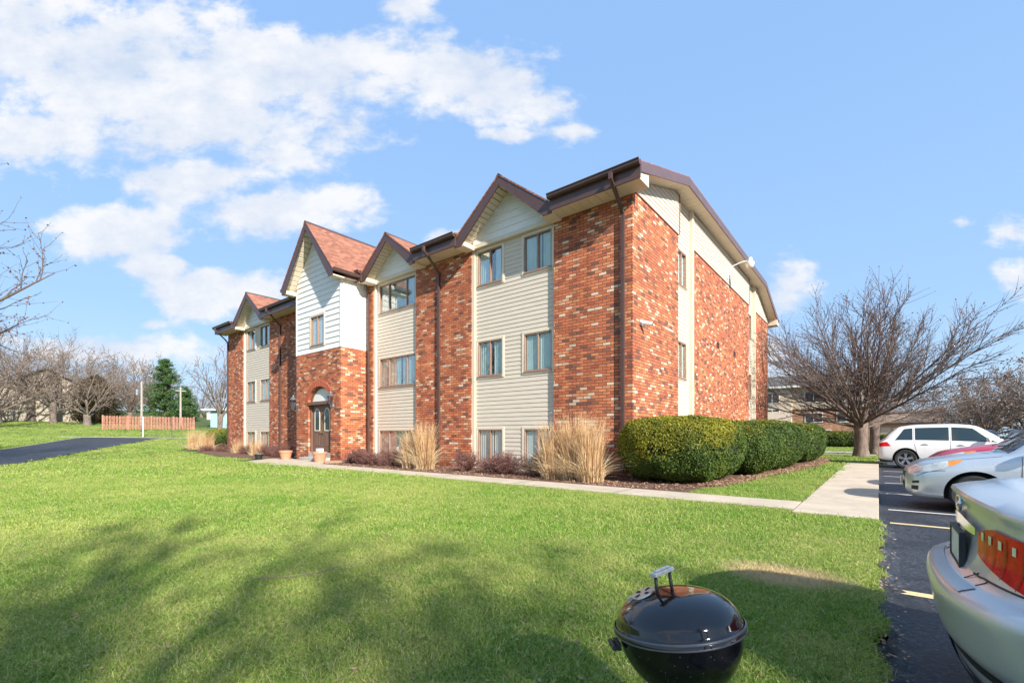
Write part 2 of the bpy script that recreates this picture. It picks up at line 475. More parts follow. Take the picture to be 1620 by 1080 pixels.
def stripe(yc, name, mat, w=.05):
    mb = MB(); mb.grid([[(.13, yc - w, -.0925), (.13, yc + w, -.0925)], [(5.2, yc - w, -.0945), (5.2, yc + w, -.0945)]])
    o = obj('parking_line', mb, mat); tag(o, kind='structure')
for k, yc in enumerate((4.96, 8.76)): stripe(yc, '', M['painty'], .055 if k else .06)
for yc in (10.3, 13.1, 16., 18.6, 21.2, 26.8, 29.5, 32.2): stripe(yc, '', M['paintw'])
# walks
flat('front_walk', [(-1.06, 8.42), (-1.06, 9.44), (-12, 9.5), (-18.0, 9.62), (-18.0, 10.66), (-23.3, 10.75), (-23.6, 10.2), (-22.2, 8.6), (-20.2, 8.15), (-12.0, 8.5)], .035, M['concrete'], .2)
mbw = MB()
yy = 8.16
ylist = [8.16, 9.45, 11., 12.6, 14.2, 15.8, 17.4, 19., 20.6, 22.2, 24.3]
for a, b in zip(ylist[:-1], ylist[1:]):
    mbw.box(-1.04, -.0, a + .006, b - .006, -.15, .036)
o = obj('side_walk', mbw, M['concrete'], bevel=.008); tag(o, kind='structure')
# joints of the front walk
# (grooves as thin dark inlays lying in the surface)
mbj = MB()
for x in (-4.2, -6.9, -9.6, -12.3, -15., -17.7):
    yb = 8.42 + (.08 if x < -9 else .02)
    mbj.quad((x - .008, yb + .02, .039), (x + .008, yb + .02, .039), (x + .05, 9.46, .039), (x + .034, 9.46, .039))
o = obj('walk_joint', mbj, M['dark']); tag(o, kind='structure')
def mulch():
    m = NT('mulch'); p = m.pos(); n = m.noise(p, 28, 6, .8); n1 = m.noise(p, 2, 3)
    c = m.ramp(n, [(.3, (.03, .015, .01)), (.5, (.14, .07, .045)), (.7, (.30, .17, .11))])
    return m.done(c, .95, m.bump(n, 1., .04))
M['mulch'] = mulch()
flat('mulch_bed', [(-3.1, 9.55), (-2.75, 12), (-2.35, 16), (-1.9, 20), (-1.75, 25), (-2.2, 28.6), (-5.5, 28.6), (-5.5, 12.2), (-18.1, 12.2), (-18.1, 9.7), (-12, 9.52)], .022, M['mulch'], .1)
flat('mulch_bed', [(-23.3, 10.1), (-23., 12.3), (-34.4, 12.3), (-34.6, 10.2), (-31, 9.6), (-26, 9.5)], .02, M['mulch'], .1)
# driveway west
dmb = MB()
near = [(-16, -2.9), (-26.6, 1.4), (-34.2, 4.7), (-41, 7.9), (-47.1, 11.3)]
far = [(-24, -4.0), (-37.1, 1.9), (-41.6, 3.7), (-46, 5.4), (-48.6, 6.6)]
def dens_line(a, n=24):
    out = []
    for i in range(n + 1):
        t = i / n * (len(a) - 1); k = min(int(t), len(a) - 2); f = t - k
        out.append((a[k][0] * (1 - f) + a[k + 1][0] * f, a[k][1] * (1 - f) + a[k + 1][1] * f))
    return out
N_, F_ = dens_line(near), dens_line(far)
dmb.grid([[(N_[i][0] * (1 - t) + F_[i][0] * t, N_[i][1] * (1 - t) + F_[i][1] * t, hh(N_[i][0] * (1 - t) + F_[i][0] * t) + .03) for t in np.linspace(0, 1, 9)] for i in range(len(N_))])
o = obj('driveway', dmb, M['asphalt']); tag(o, kind='structure')
cmb = MB()
for a, b in ((0, 1),):
    pts = dens_line([(-48.9, 5.6), (-48.4, 8.2), (-47.4, 11.5), (-47.0, 13.5)], 12)
    cmb.grid([[(x - d, y, hh(x - d) + .045) for d in (0, .4, .9)] for x, y in pts])
o = obj('driveway_curb', cmb, M['curb']); tag(o, kind='structure')
cmb = MB()
cmb.grid([[(x + d * .35, y - d * .9, hh(x + d * .35) + .05) for d in (-.06, -.2)] for x, y in F_])
o = obj('driveway_curb', cmb, M['curb']); tag(o, kind='structure')
# street / walk crossing north
flat('street_walk', [(-60, 33.6), (-60, 35.4), (-.1, 35.4), (-.1, 33.6)], .02, M['concrete'], zf=lambda x: .02)
flat('street', [(-60, 37.4), (-60, 41.0), (.0, 41.0), (.0, 37.4)], .015, M['curb'], zf=lambda x: .012)
# ---------------------------------------------------------------- the brick apartment building
B = empty('apartment_building', (-20, 22, 0), 'three storey red brick and beige siding apartment building with white shingled gables', 'building')
YF, YB_, XG, XL = 12.11, 32.1, -5.38, -34.5
YS = YF + .12
def siding(parts, plane, a0, a1, z0, z1, xl=None, xr=None, holes=(), step=.145, proud=.016, out=-1, axis='y'):
    """lapped boards on a plane. axis 'y': plane y=const, along x. xl/xr(z) optional slanted limits"""
    mb = parts
    zs = []
    n = int(math.ceil((z1 - z0) / step))
    for i in range(n):
        za, zb = z0 + i * step, min(z0 + (i + 1) * step, z1)
        br = sorted({za, zb} | {h for H_ in holes for h in (H_[2], H_[3]) if za < h < zb})
        for p, q in zip(br[:-1], br[1:]):
            if q - p < 1e-4: continue
            iv = [(a0, a1)]
            for H_ in holes:
                if H_[2] < (p + q) / 2 < H_[3]:
                    nv = []
                    for s, e in iv:
                        if H_[0] > s: nv.append((s, min(e, H_[0])))
                        if H_[1] < e: nv.append((max(s, H_[1]), e))
                    iv = nv
            def off(z): return proud * (1 - (z - za) / step) + .002
            for s, e in iv:
                if e - s < 1e-3: continue
                sp, ep, sq, eq = s, e, s, e
                if xl: sp, sq = max(s, xl(p)), max(s, xl(q)); ep, eq = min(e, xr(p)), min(e, xr(q))
                if ep <= sp: continue
                if eq < sq: sq = eq = (sq + eq) / 2
                def P(a, o_, z): return (a, plane + out * o_, z) if axis == 'y' else (plane + out * o_, a, z)
                mb.quad(P(sp, off(p), p), P(ep, off(p), p), P(eq, off(q), q), P(sq, off(q), q))
                if abs(p - za) < 1e-6:
                    mb.quad(P(sp, -.001, p), P(ep, -.001, p), P(ep, off(p), p), P(sp, off(p), p))

def window(parent, plane, a0, a1, z0, z1, axis='y', out=-1, mull=(.5,), casing=.09, curt='curtain', sillc=True, blinds=False, case_mat='trim'):
    """sliding window set 9 cm back inside its opening"""
    def bx(mb, p, q, d0, d1, za, zb):
        if axis == 'y': mb.box(p, q, plane + out * d0, plane + out * d1, za, zb)
        else: mb.box(plane + out * d0, plane + out * d1, p, q, za, zb)
    mb = MB(); c = casing
    bx(mb, a0 - c, a0, -.09, .035, z0 - c, z1 + c); bx(mb, a1, a1 + c, -.09, .035, z0 - c, z1 + c)
    bx(mb, a0, a1, -.09, .035, z1, z1 + c); bx(mb, a0, a1, -.09, .035, z0 - c, z0)
    w = obj('window', mb, M[case_mat], parent, bevel=.006)
    fr = MB(); t = .045
    bx(fr, a0 + .002, a0 + t, -.06, .022, z0, z1); bx(fr, a1 - t, a1 - .002, -.06, .022, z0, z1)
    bx(fr, a0 + t, a1 - t, -.06, .022, z1 - t, z1 - .002); bx(fr, a0 + t, a1 - t, -.06, .022, z0 + .002, z0 + t)
    cuts = [a0 + (a1 - a0) * m for m in mull]
    for i, m in enumerate(cuts): bx(fr, m - .028, m + .028, -.05, .014 - .01 * (i % 2), z0 + t, z1 - t)
    obj('frame', fr, M['frame'], w, bevel=.004)
    ed = [a0 + t] + cuts + [a1 - t]
    pn = MB()
    for i, (p, q) in enumerate(zip(ed[:-1], ed[1:])):
        bx(pn, p + .01, q - .01, -.035 - .006 * (i % 2), -.031 - .006 * (i % 2), z0 + t, z1 - t)
    obj('pane', pn, M['glass'], w)
    # curtain with folds, just inside
    cu = MB(); rr = random.Random(int(a0 * 91 + z0 * 37))
    n = 40; rowT = []; rowB = []
    gap0 = rr.uniform(.45, .6); gw = rr.choice([0, .05, .12])
    if blinds:
        k = int((z1 - z0) / .05)
        for i in range(k):
            zz = z0 + i * .05
            bx(cu, a0 + t, a1 - t, -.085, -.062, zz + .012, zz + .044)
    else:
        for i in range(n + 1):
            a = a0 + (a1 - a0) * i / n; f = i / n
            d = -.075 - .014 * math.sin(i * 1.9 + rr.uniform(-.4, .4))
            rowB.append((a, plane + out * d, z0) if axis == 'y' else (plane + out * d, a, z0))
            rowT.append((a, plane + out * d, z1) if axis == 'y' else (plane + out * d, a, z1))
            if gap0 < f < gap0 + gw or f == 1:
                if len(rowT) > 1: cu.grid([rowB, rowT])
                rowB, rowT = [], []
    obj('curtain' if not blinds else 'blind', cu, M[curt], w)
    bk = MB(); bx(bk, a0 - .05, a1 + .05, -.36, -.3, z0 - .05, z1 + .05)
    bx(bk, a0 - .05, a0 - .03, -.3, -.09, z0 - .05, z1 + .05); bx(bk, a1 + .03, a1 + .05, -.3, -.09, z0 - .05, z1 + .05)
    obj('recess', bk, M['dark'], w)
    if sillc:
        s = MB(); bx(s, a0 - .02, a1 + .02, .036, .06, z0 - .035, z0 - .003)
        obj('sill', s, M['frame'], w, bevel=.004)
    return w

# inner core so nothing shows through (kept well behind the faces)
mb = MB(); mb.box(XL + .3, XG - .5, YF + .62, YB_ - .3, 0, 8.0); obj('wall', mb, M['dark'], B)
# brick pillars of the front
def pillar(x0, x1, z1=7.99, y1=YF + .6): 
    mb = MB(); mb.box(x0, x1, YF, y1, -.2, z1); return obj('brick_pillar', mb, M['brick'], B)
mb = MB(); mb.box(-8.03, XG, YF, 15.84, -.2, 8.1); obj('brick_pillar', mb, M['brick'], B)
pillar(-14.78, -11.66); pillar(-28.2, -17.78); 
mb = MB(); mb.box(XL, -32.08, YF, YB_, -.2, 7.99); obj('brick_pillar', mb, M['brick'], B)
mb = MB(); mb.box(-6.5, XG, 17.41, 26.78, -.2, 8.1); obj('brick_pillar', mb, M['brick'], B)
mb = MB(); mb.box(-6.5, XG, 28.28, YB_, -.2, 8.1); obj('brick_pillar', mb, M['brick'], B)
mb = MB(); mb.box(-32.0, -6.5, YB_ - .25, YB_ - .01, -.2, 8.0); obj('wall', mb, M['brick'], B)
# foundation strips under the bays
for a, b in ((-11.66, -8.03), (-17.78, -14.78), (-32.08, -28.2)):
    fb = MB(); fb.box(a, b, YS - .01, YS + .3, -.2, .10); obj('foundation', fb, M['curb'], B)
# bays
WT, WM_, WB = (6.62, 7.84), (3.32, 4.58), (.2, 1.40)
bays = [(-11.66, -8.03, [(-11.40, -10.25), (-9.29, -8.17)], (.5,)),
        (-17.78, -14.78, [(-17.40, -14.93)], (.27, .76)),
        (-32.08, -28.2, [(-31.62, -30.42), (-29.66, -28.42)], (.5,))]
for (a0, a1, wins, mull) in bays:
    holes = [(w0 - .088, w1 + .088, z0 - .088, z1 + .088) for (w0, w1) in wins for (z0, z1) in (WT, WM_, WB)]
    mb = MB(); siding(mb, YS, a0 + .13, a1, .10, 7.98, holes=holes)
    obj('siding', mb, M['siding'], B)
    tr = MB(); tr.box(a0 + .001, a0 + .15, YS - .075, YS + .02, .0, 7.97); tr.box(a0 + .15, a1, YS - .04, YS + .02, 7.95, 8.09)
    obj('corner_trim', tr, M['trim'], B, bevel=.006)
    for fi, (z0, z1) in enumerate((WT, WM_, WB)):
        for k, (w0, w1) in enumerate(wins):
            right = (a1 - w1) < .3
            window(B, YS, w0, w1, z0, z1, mull=mull, curt='curtain2' if (fi < 2) else 'curtain', blinds=(len(wins) == 1 and fi != 1), case_mat='trim')
# gable side siding strips (recessed) and their windows
XS = XG - .1
for (y0, y1, t0, t1) in ((15.84, 17.25, 17.25, 17.41), (26.78, 28.12, 28.12, 28.28)):
    wy = (y0 + .14, y1 - .34)
    holes = [(wy[0] - .068, wy[1] + .068, z0 - .068, z1 + .068) for (z0, z1) in ((6.5, 7.72), (3.22, 4.5))]
    mb = MB(); siding(mb, XS, y0, y1, 0, 9.47, holes=holes, axis='x', out=1)
    obj('siding', mb, M['siding'], B)
    tr = MB(); tr.box(XS - .01, XG + .05, t0 + .001, t1 - .001, 0, 9.46); obj('corner_trim', tr, M['trim'], B, bevel=.006)
    for (z0, z1) in ((6.5, 7.72), (3.22, 4.5)):
        window(B, XS, wy[0], wy[1], z0, z1, axis='x', out=1, curt='curtain2', case_mat='trim', casing=.07)
# roof profile (y,z) of the gable end
RP = [(11.5, 8.44), (15.45, 9.74), (28.75, 9.74), (32.7, 8.44)]
def rz(y):
    for (ya, za), (yb, zb) in zip(RP[:-1], RP[1:]):
        if ya <= y <= yb: return za + (zb - za) * (y - ya) / (yb - ya)
    return 8.44
def invl(z, side):   # y at which the under-roof line has height z
    zz = z + .30
    if zz >= 9.74: return 20.
    d = 11.5 + (zz - 8.44) / 1.30 * 3.95
    return d if side == 0 else 44.2 - d
def gsid(y0, y1, z0, z1=9.46):
    mb = MB()
    siding(mb, XG + .012, y0, y1, z0, z1, xl=lambda z: max(y0, invl(z, 0)), xr=lambda z: min(y1, invl(z, 1)), axis='x', out=1)
    return obj('gable_siding', mb, M['siding'], B)
gsid(12.13, 15.84, 8.10); gsid(17.41, 26.78, 8.10); gsid(28.28, 32.08, 8.10)
tr = MB()
for a, b in ((12.13, 15.84), (17.41, 26.78), (28.28, 32.08)): tr.box(XG + .003, XG + .035, a, b, 8.07, 8.10)
tr.box(XG + .003, XG + .05, 15.84, 15.9, 8.1, 9.45)
tr.box(XG + .003, XG + .05, 26.7, 26.76, 8.1, 9.45)
obj('trim_strip', tr, M['frame'], B)
bk = MB(); bk.prism([(12.15, 8.0), (32.05, 8.0), (31.2, 8.6), (28.75, 9.42), (15.45, 9.42), (13.0, 8.6)], 'x', XG - .3, XG - .2); obj('wall', bk, M['dark'], B)
# main roof
XR0, XR1 = -34.95, -4.88
gabs = [(-11.75, -7.8), (-17.7, -14.2), (-32.0, -27.8)]
mb = MB()
cutx = sorted([XR0, XR1] + [v for g_ in gabs for v in g_] + [-22.2, -18.2])
T_ = .07
for a, b in zip(cutx[:-1], cutx[1:]):
    mid = (a + b) / 2
    ys_ = 12.5 if any(g0 < mid < g1 for g0, g1 in gabs) or -22.2 < mid < -18.2 else 11.46
    z_ = 8.44 + (ys_ - 11.5) / 3.95 * 1.30
    mb.prism([(ys_, z_), (15.45, 9.74), (15.45, 9.74 - T_), (ys_, z_ - T_)], 'x', a, b)
mb.prism([(15.45, 9.74), (28.75, 9.74), (28.75, 9.67), (15.45, 9.67)], 'x', XR0, XR1)
mb.prism([(28.75, 9.74), (32.74, 8.427), (32.74, 8.36), (28.75, 9.67)], 'x', XR0, XR1)
RF = obj('roof', mb, M['roof'], B)
# rake fascia + soffit, gable side (two ends)
def strip_prof(off0, off1):
    top = [(y, z + off0) for y, z in RP]; bot = [(y, z + off1) for y, z in reversed(RP)]
    return top + bot
for x0, x1, nm in ((XR1 - .035, XR1 + .005, 'fascia'), (XR0 - .005, XR0 + .035, 'fascia')):
    mb = MB()
    for i in range(3):
        (ya, za), (yb, zb) = RP[i], RP[i + 1]
        mb.prism([(ya, za - .02), (yb, zb - .02), (yb, zb - .30), (ya, za - .30)], 'x', x0, x1)
    obj('fascia', mb, M['purplebrown'], B)
for x0, x1 in ((XG - .1, XR1 - .036), (XR0 + .036, XL + .1)):
    mb = MB()
    for i in range(3):
        (ya, za), (yb, zb) = RP[i], RP[i + 1]
        n = max(2, int((yb - ya) / .3))
        for k in range(n):
            p, q = ya + (yb - ya) * k / n, ya + (yb - ya) * (k + 1) / n - .012
            zp, zq = rz(p) - .27, rz(q) - .27
            mb.prism([(p, zp), (q, zq), (q, zq - .02), (p, zp - .02)], 'x', x0, x1)
    obj('soffit', mb, M['soffit'], B)
    for q in ([(11.5, 7.98), (12.11, 7.98), (12.11, 8.36), (11.5, 8.17)], [(32.7, 7.98), (32.11, 7.98), (32.11, 8.36), (32.7, 8.17)]):
        mb = MB(); mb.prism(q, 'x', x0, x1); obj('eave_return', mb, M['soffit'], B)
# front eaves: soffit, fascia, gutter per stretch
def gutter(x0, x1, y=11.38, z=8.44, ax='x'):
    prof = [(0, 0), (-.10, .0), (-.135, .05), (-.135, .10), (-.16, .125), (-.16, .145), (-.14, .145), (-.12, .11), (-.02, .11), (-.02, .145), (0, .145)]
    mb = MB()
    if ax == 'x': mb.prism([(y + .13 + p, z - .16 + q) for p, q in prof], 'x', x0, x1)
    else: mb.prism([(y + p, z - .16 + q) for p, q in prof], 'y', x0, x1)
    return mb
for x0, x1 in ((-7.75, XG), (-14.15, -11.82), (-27.75, -17.72), (XR0, -32.05)):
    mb = MB(); x = x0
    while x < x1 - .01:
        e = min(x + .3, x1); mb.box(x, e - .012, 11.46, YF + .02, 7.985, 8.005); x += .3
    obj('soffit', mb, M['soffit'], B)
    mb = MB(); mb.box(x0, XR1 if x1 == XG else x1, 11.45, 11.49, 7.97, 8.40); obj('fascia', mb, M['brown'], B)
    obj('gutter', gutter(x0 - .02, (XR1 if x1 == XG else x1) + .02, 11.315), M['brown'], B)
obj('gutter', gutter(XR0, XR1, 32.87), M['brown'], B)
mb = MB(); mb.box(XR0, XR1, 32.10, 32.72, 7.985, 8.3); obj('soffit', mb, M['soffit'], B)

def cross_gable(cx, hw, zt, za, yf, yw, yb, x0, x1, zbase, porch=False):
    """roofed gable facing the front. hw: half width of the eaves, zt: roof edge height, za: apex height"""
    sl = (za - zt) / hw
    G = MB(); th = .06
    for s in (-1, 1):
        G.prism([(cx, za), (cx + s * (hw + .03), zt - .03 * sl), (cx + s * (hw + .03), zt - .03 * sl - th), (cx, za - th)], 'y', yf - .03, yb)
    r = obj('gable_roof', G, M['roof'], B)
    rc = MB(); rc.prism([(cx - .11, za - .11 * sl + .012), (cx, za + .02), (cx + .11, za - .11 * sl + .012), (cx, za - .01)], 'y', yf - .04, yb)
    obj('ridge_cap', rc, M['brown'], r)
    F = MB(); d = .27
    for s in (-1, 1):
        F.prism([(cx, za - th), (cx + s * hw, zt - th), (cx + s * hw, zt - th - d), (cx + s * (hw - .33), zt - th - d), (cx + s * (hw - .33), zt - th - d + .03 + .33 * sl * .0), (cx, za - th - d * 1.12)], 'y', yf - .012, yf + .03)
    obj('fascia', F, M['brown'], B)
    S = MB(); n = 14
    for s in (-1, 1):
        for k in range(n):
            t0, t1 = k / n, (k + 1) / n - .012
            xa, xb = cx + s * hw * t0, cx + s * hw * t1
            zA, zB = za - .2 - hw * t0 * sl, za - .2 - hw * t1 * sl
            S.prism([(xa, zA), (xb, zB), (xb, zB - .025), (xa, zA - .025)], 'y', yf + .03, yw + .05)
    obj('soffit', S, M['soffit'], B)
    for s in (-1, 1):
        Rt = MB(); Rt.box(cx + s * hw, cx + s * (hw - .42), yf + .031, yw - .002, zt - .33, zt - .17)
        obj('eave_return', Rt, M['soffit'] if not porch else M['trim'], B)
    return sl

def shake_tri(cx, za, sl, plane, a0, a1, z0, name='gable_siding', off=.22, holes=()):
    mb = MB()
    zap = za - off
    siding(mb, plane, a0, a1, z0, zap, xl=lambda z: cx - (zap - z) / sl, xr=lambda z: cx + (zap - z) / sl, step=.25, proud=.03, holes=holes)
    obj(name, mb, M['shake'], B)
    bk = MB(); bk.prism([(a0, z0), (a1, z0), (min(a1, cx + (zap - z0) / sl), max(z0, zap - (a1 - cx) * sl)), (cx, zap), (max(a0, cx - (zap - z0) / sl), max(z0, zap - (cx - a0) * sl))], 'y', plane + .003, plane + .05)
    if not holes: obj('gable_backing', bk, M['shake'], B)

for cx, hw, zt, za, x0, x1 in ((-9.80, 2.08, 8.24, 9.83, -11.66, -8.03), (-15.98, 1.85, 8.24, 9.62, -17.78, -14.3), (-29.95, 2.17, 8.24, 9.88, -32.08, -28.0)):
    sl = cross_gable(cx, hw, zt, za, 11.50, 12.1, 15.5, x0, x1, 8.0)
    shake_tri(cx, za, sl, 12.12, cx - hw + .3, cx + hw - .3, 8.09)
    mb = MB(); mb.box(cx - hw + .25, cx + hw - .25, 12.06, 12.2, 7.95, 8.09); obj('trim_strip', mb, M['trim'], B)
# porch tower
PX0, PX1, PY = -22.18, -18.21, 10.79
DCX, DHW, SPR, RISE, DB = -20.05, 1.0, 2.66, .78, .40
mb = MB()
mb.box(PX0, PX0 + .3, PY + .301, YF + .01, -.2, 5.05); mb.box(PX1 - .3, PX1, PY + .301, YF + .01, -.2, 5.05)
def arch(t): return (DCX + DHW * math.cos(t), SPR + RISE * math.sin(t))
mb.box(PX0, DCX - DHW, PY, PY + .3, -.2, 5.05); mb.box(DCX + DHW, PX1, PY, PY + .3, -.2, 5.05)
mb.box(DCX - DHW, DCX + DHW, PY, PY + .3, -.2, DB - .02)
n = 24
for i in range(n):
    t0, t1 = math.pi * i / n, math.pi * (i + 1) / n
    a, b = arch(t0), arch(t1)
    mb.prism([a, (a[0], 5.05), (b[0], 5.05), b], 'y', PY, PY + .3)
obj('porch_brick', mb, M['brick'], B)
# soldier arch ring
ring = MB(); n = 19
for i in range(n):
    t0 = math.pi * (i + .06) / n; t1 = math.pi * (i + .94) / n
    q = []
    for t, r in ((t0, 0), (t0, .26), (t1, .26), (t1, 0)):
        q.append((DCX + (DHW + r) * math.cos(t), SPR + (RISE + r) * math.sin(t)))
    ring.prism(q, 'y', PY - .022, PY + .1)
M['archbrick'] = simple('arch_brick', (.40, .095, .045), .85, .35, 9, .5)
obj('brick_arch', ring, M['archbrick'], B, bevel=.005)
# recess, transom, door
mb = MB(); mb.box(DCX - DHW, DCX + DHW, PY + .31, PY + .36, DB, 3.6); obj('door_backing', mb, M['dark'], B)
fan = MB(); fan.prism([(DCX + (DHW - .14) * math.cos(t), SPR + .10 + (RISE - .16) * math.sin(t)) for t in np.linspace(0, math.pi, 25)], 'y', PY + .17, PY + .2)
obj('fanlight', fan, simple('fanlight_white', (.72, .72, .68), .5, .05), B)
fr = MB()
for i in range(24):
    t0, t1 = math.pi * i / 24, math.pi * (i + 1) / 24
    q = [(DCX + (DHW - e) * math.cos(t), SPR + (RISE - e * .7) * math.sin(t)) for t, e in ((t0, .001), (t1, .001), (t1, .13), (t0, .13))]
    fr.prism(q, 'y', PY + .12, PY + .24)
fr.box(DCX - DHW + .001, DCX + DHW - .001, PY - .03, PY + .24, SPR - .06, SPR + .09)
fr.box(DCX - DHW + .001, DCX - DHW + .12, PY + .1, PY + .28, DB, SPR - .061); fr.box(DCX + DHW - .12, DCX + DHW - .001, PY + .1, PY + .28, DB, SPR - .061)
M['doorwood'] = simple('door_brown', (.16, .085, .06), .5, .2, 3, .15, 60, st=(10, 10, 1))
obj('door_frame', fr, M['doorwood'], B, bevel=.006)
for s in (-1, 1):
    d = MB(); x0, x1 = (DCX - DHW + .12, DCX - .004) if s < 0 else (DCX + .004, DCX + DHW - .12)
    z0, z1 = DB + .01, SPR - .065
    d.box(x0, x1, PY + .17, PY + .215, z0, z1)
    D = obj('door', d, M['doorwood'], B, bevel=.004)
    c = (x0 + x1) / 2; hw = .235
    rim = MB(); pts_o = []; pts_i = []
    zb, zsp = z0 + .98, z0 + 1.75
    for k in range(13):
        t = math.pi * k / 12
        pts_o.append((c + hw * math.cos(t), zsp + .30 * math.sin(t))); pts_i.append((c + (hw - .045) * math.cos(t), zsp + .255 * math.sin(t)))
    pts_o = [(c + hw, zb)] + pts_o + [(c - hw, zb)]; pts_i = [(c + hw - .045, zb + .045)] + pts_i + [(c - hw + .045, zb + .045)]
    m_ = len(pts_o)
    for k in range(m_):
        j = (k + 1) % m_
        rim.prism([pts_o[k], pts_o[j], pts_i[j], pts_i[k]], 'y', PY + .15, PY + .172)
    obj('window_rim', rim, M['trim'], D)
    gl = MB(); gl.prism(pts_i, 'y', PY + .160, PY + .168); obj('pane', gl, M['carglass'] if 'carglass' in M else simple('door_glass', (.05, .065, .07), .05, .3, 3), D)
    pan = MB()
    for dx in (-.19, .03):
        pan.box(c + dx, c + dx + .16, PY + .158, PY + .171, z0 + .3, z0 + .86)
    pan.prism([(c - .22, z0 + .08), (c + .22, z0 + .08), (c + .22, z0 + .14), (c, z0 + .24), (c - .22, z0 + .14)], 'y', PY + .158, PY + .171)
    obj('panel', pan, M['doorwood'], D, bevel=.012)
    hd = MB(); hd.tube([(DCX + s * .07, PY + .17, z0 + .93), (DCX + s * .07, PY + .11, z0 + .93), (DCX + s * .20, PY + .10, z0 + .93)], .014, 8)
    hd.box(DCX + s * .04, DCX + s * .10, PY + .15, PY + .17, z0 + .86, z0 + 1.02)
    obj('handle', hd, simple('brass', (.55, .42, .2), .3, .1, metallic=1), D)
# porch steps
st = MB(); st.box(DCX - 1.05, DCX + 1.0, PY - .42, PY - .003, 0, .19); st.box(DCX - .98, DCX + .98, PY - .003, PY + .17, .17, DB)
obj('doorstep', st, M['curb'], B, bevel=.015)
# porch white shakes
sl_ = (10.86 - 8.26) / 2.3
PCX = -20.22
wz0, wz1, wx0, wx1 = 5.36, 6.70, -20.80, -19.62
hole = [(wx0 - .1, wx1 + .1, wz0 - .1, wz1 + .1)]
mb = MB(); siding(mb, PY + .02, PX0, PX1, 5.05, 8.05, step=.25, proud=.03, holes=hole)
siding(mb, PY + .02, PX0, PX1, 8.05, 10.6, xl=lambda z: PCX - (10.62 - z) / sl_, xr=lambda z: PCX + (10.62 - z) / sl_, step=.25, proud=.03)
obj('porch_siding', mb, M['shake'], B)
mb = MB()
siding(mb, PX1 - .02, PY, YF + .02, 5.05, 8.10, step=.25, proud=.03, axis='x', out=1)
obj('porch_siding', mb, M['shake'], B)
mb = MB()
siding(mb, PX0 + .02, PY, YF + .02, 5.05, 8.10, step=.25, proud=.03, axis='x', out=-1)
obj('porch_siding', mb, M['shake'], B)
mb = MB(); mb.box(PX0 + .1, PX1 - .1, PY + .5, YF + .3, 5.0, 8.3); obj('wall', mb, M['dark'], B)
for x in (PX0, PX1):
    s = -1 if x == PX0 else 1
    mb = MB(); mb.box(x - s * .06, x + s * .022, PY - .02, PY + .07, 5.04, 8.1)
    obj('corner_trim', mb, M['whitetrim'], B)
window(B, PY + .02, wx0, wx1, wz0, wz1, casing=.10, curt='curtain', case_mat='trim')
cross_gable(PCX, 2.3, 8.28, 10.88, 10.24, PY, 17.5, PX0, PX1, 8.0, porch=True)
for s, x in ((1, PCX + 2.3), (-1, PCX - 2.3)):
    prof = [(0, 0), (.10, .0), (.135, .05), (.135, .10), (.16, .125), (.16, .145), (0, .145)]
    mb = MB(); mb.prism([(x + s * p, 8.1 + q) for p, q in prof], 'y', 10.22, 11.9 if s > 0 else 11.45); obj('gutter', mb, M['brown'], B)
    mb = MB(); mb.box(PX1 - .02 if s > 0 else PX0 + .02, x, 10.3, 12.1, 8.02, 8.04); obj('soffit', mb, M['soffit'], B)
    mb = MB(); mb.box(x - s * .03, x, 10.27, 12.1, 8.0, 8.22); obj('fascia', mb, M['brown'], B)
# downspouts
def downspout(x, yw, z0=0.15, zt=8.3, y_g=11.3, mat='brown', wx=.05, wy=.04):
    mb = MB()
    pts = [(x, y_g, zt), (x, y_g, zt - .18), (x, y_g + .25, zt - .35), (x, yw - .25, zt - .62), (x, yw - wy - .01, zt - .85), (x, yw - wy - .01, z0 + .2), (x, yw - .12, z0)]
    def ringp(p, d):
        return [(p[0] - wx, p[1] - wy, p[2]), (p[0] + wx, p[1] - wy, p[2]), (p[0] + wx, p[1] + wy, p[2]), (p[0] - wx, p[1] + wy, p[2])]
    mb.grid([ringp(p, 0) for p in pts], close=True)
    o = obj('downspout', mb, M[mat], B)
    sm = MB()
    for z in (1.2, 3.6, 6.2): sm.box(x - wx - .03, x + wx + .03, yw - 2 * wy - .016, yw - 2 * wy - .011, z, z + .03)
    obj('strap', sm, M['brown'], o)
for x in (-5.66, -13.35, -26.75, -34.42): downspout(x, YF)
# porch back corner spouts
mb = MB()
def sp(x, y, zt, z0=.1, w_=.055, mat='brown', kink=0):
    mb = MB(); pts = [(x + kink, y - .25, zt), (x + kink, y - .25, zt - .15), (x, y, zt - .5), (x, y, z0 + .1), (x + .03, y - .1, z0)]
    mb.grid([[(p[0] - w_, p[1] - .04, p[2]), (p[0] + w_, p[1] - .04, p[2]), (p[0] + w_, p[1] + .04, p[2]), (p[0] - w_, p[1] + .04, p[2])] for p in pts], close=True)
    obj('downspout', mb, M[mat], B)
sp(-18.02, 12.03, 8.12, kink=.12)
sp(-22.28, 10.85, 8.10, mat='blackmetal', w_=.045, kink=-.25)
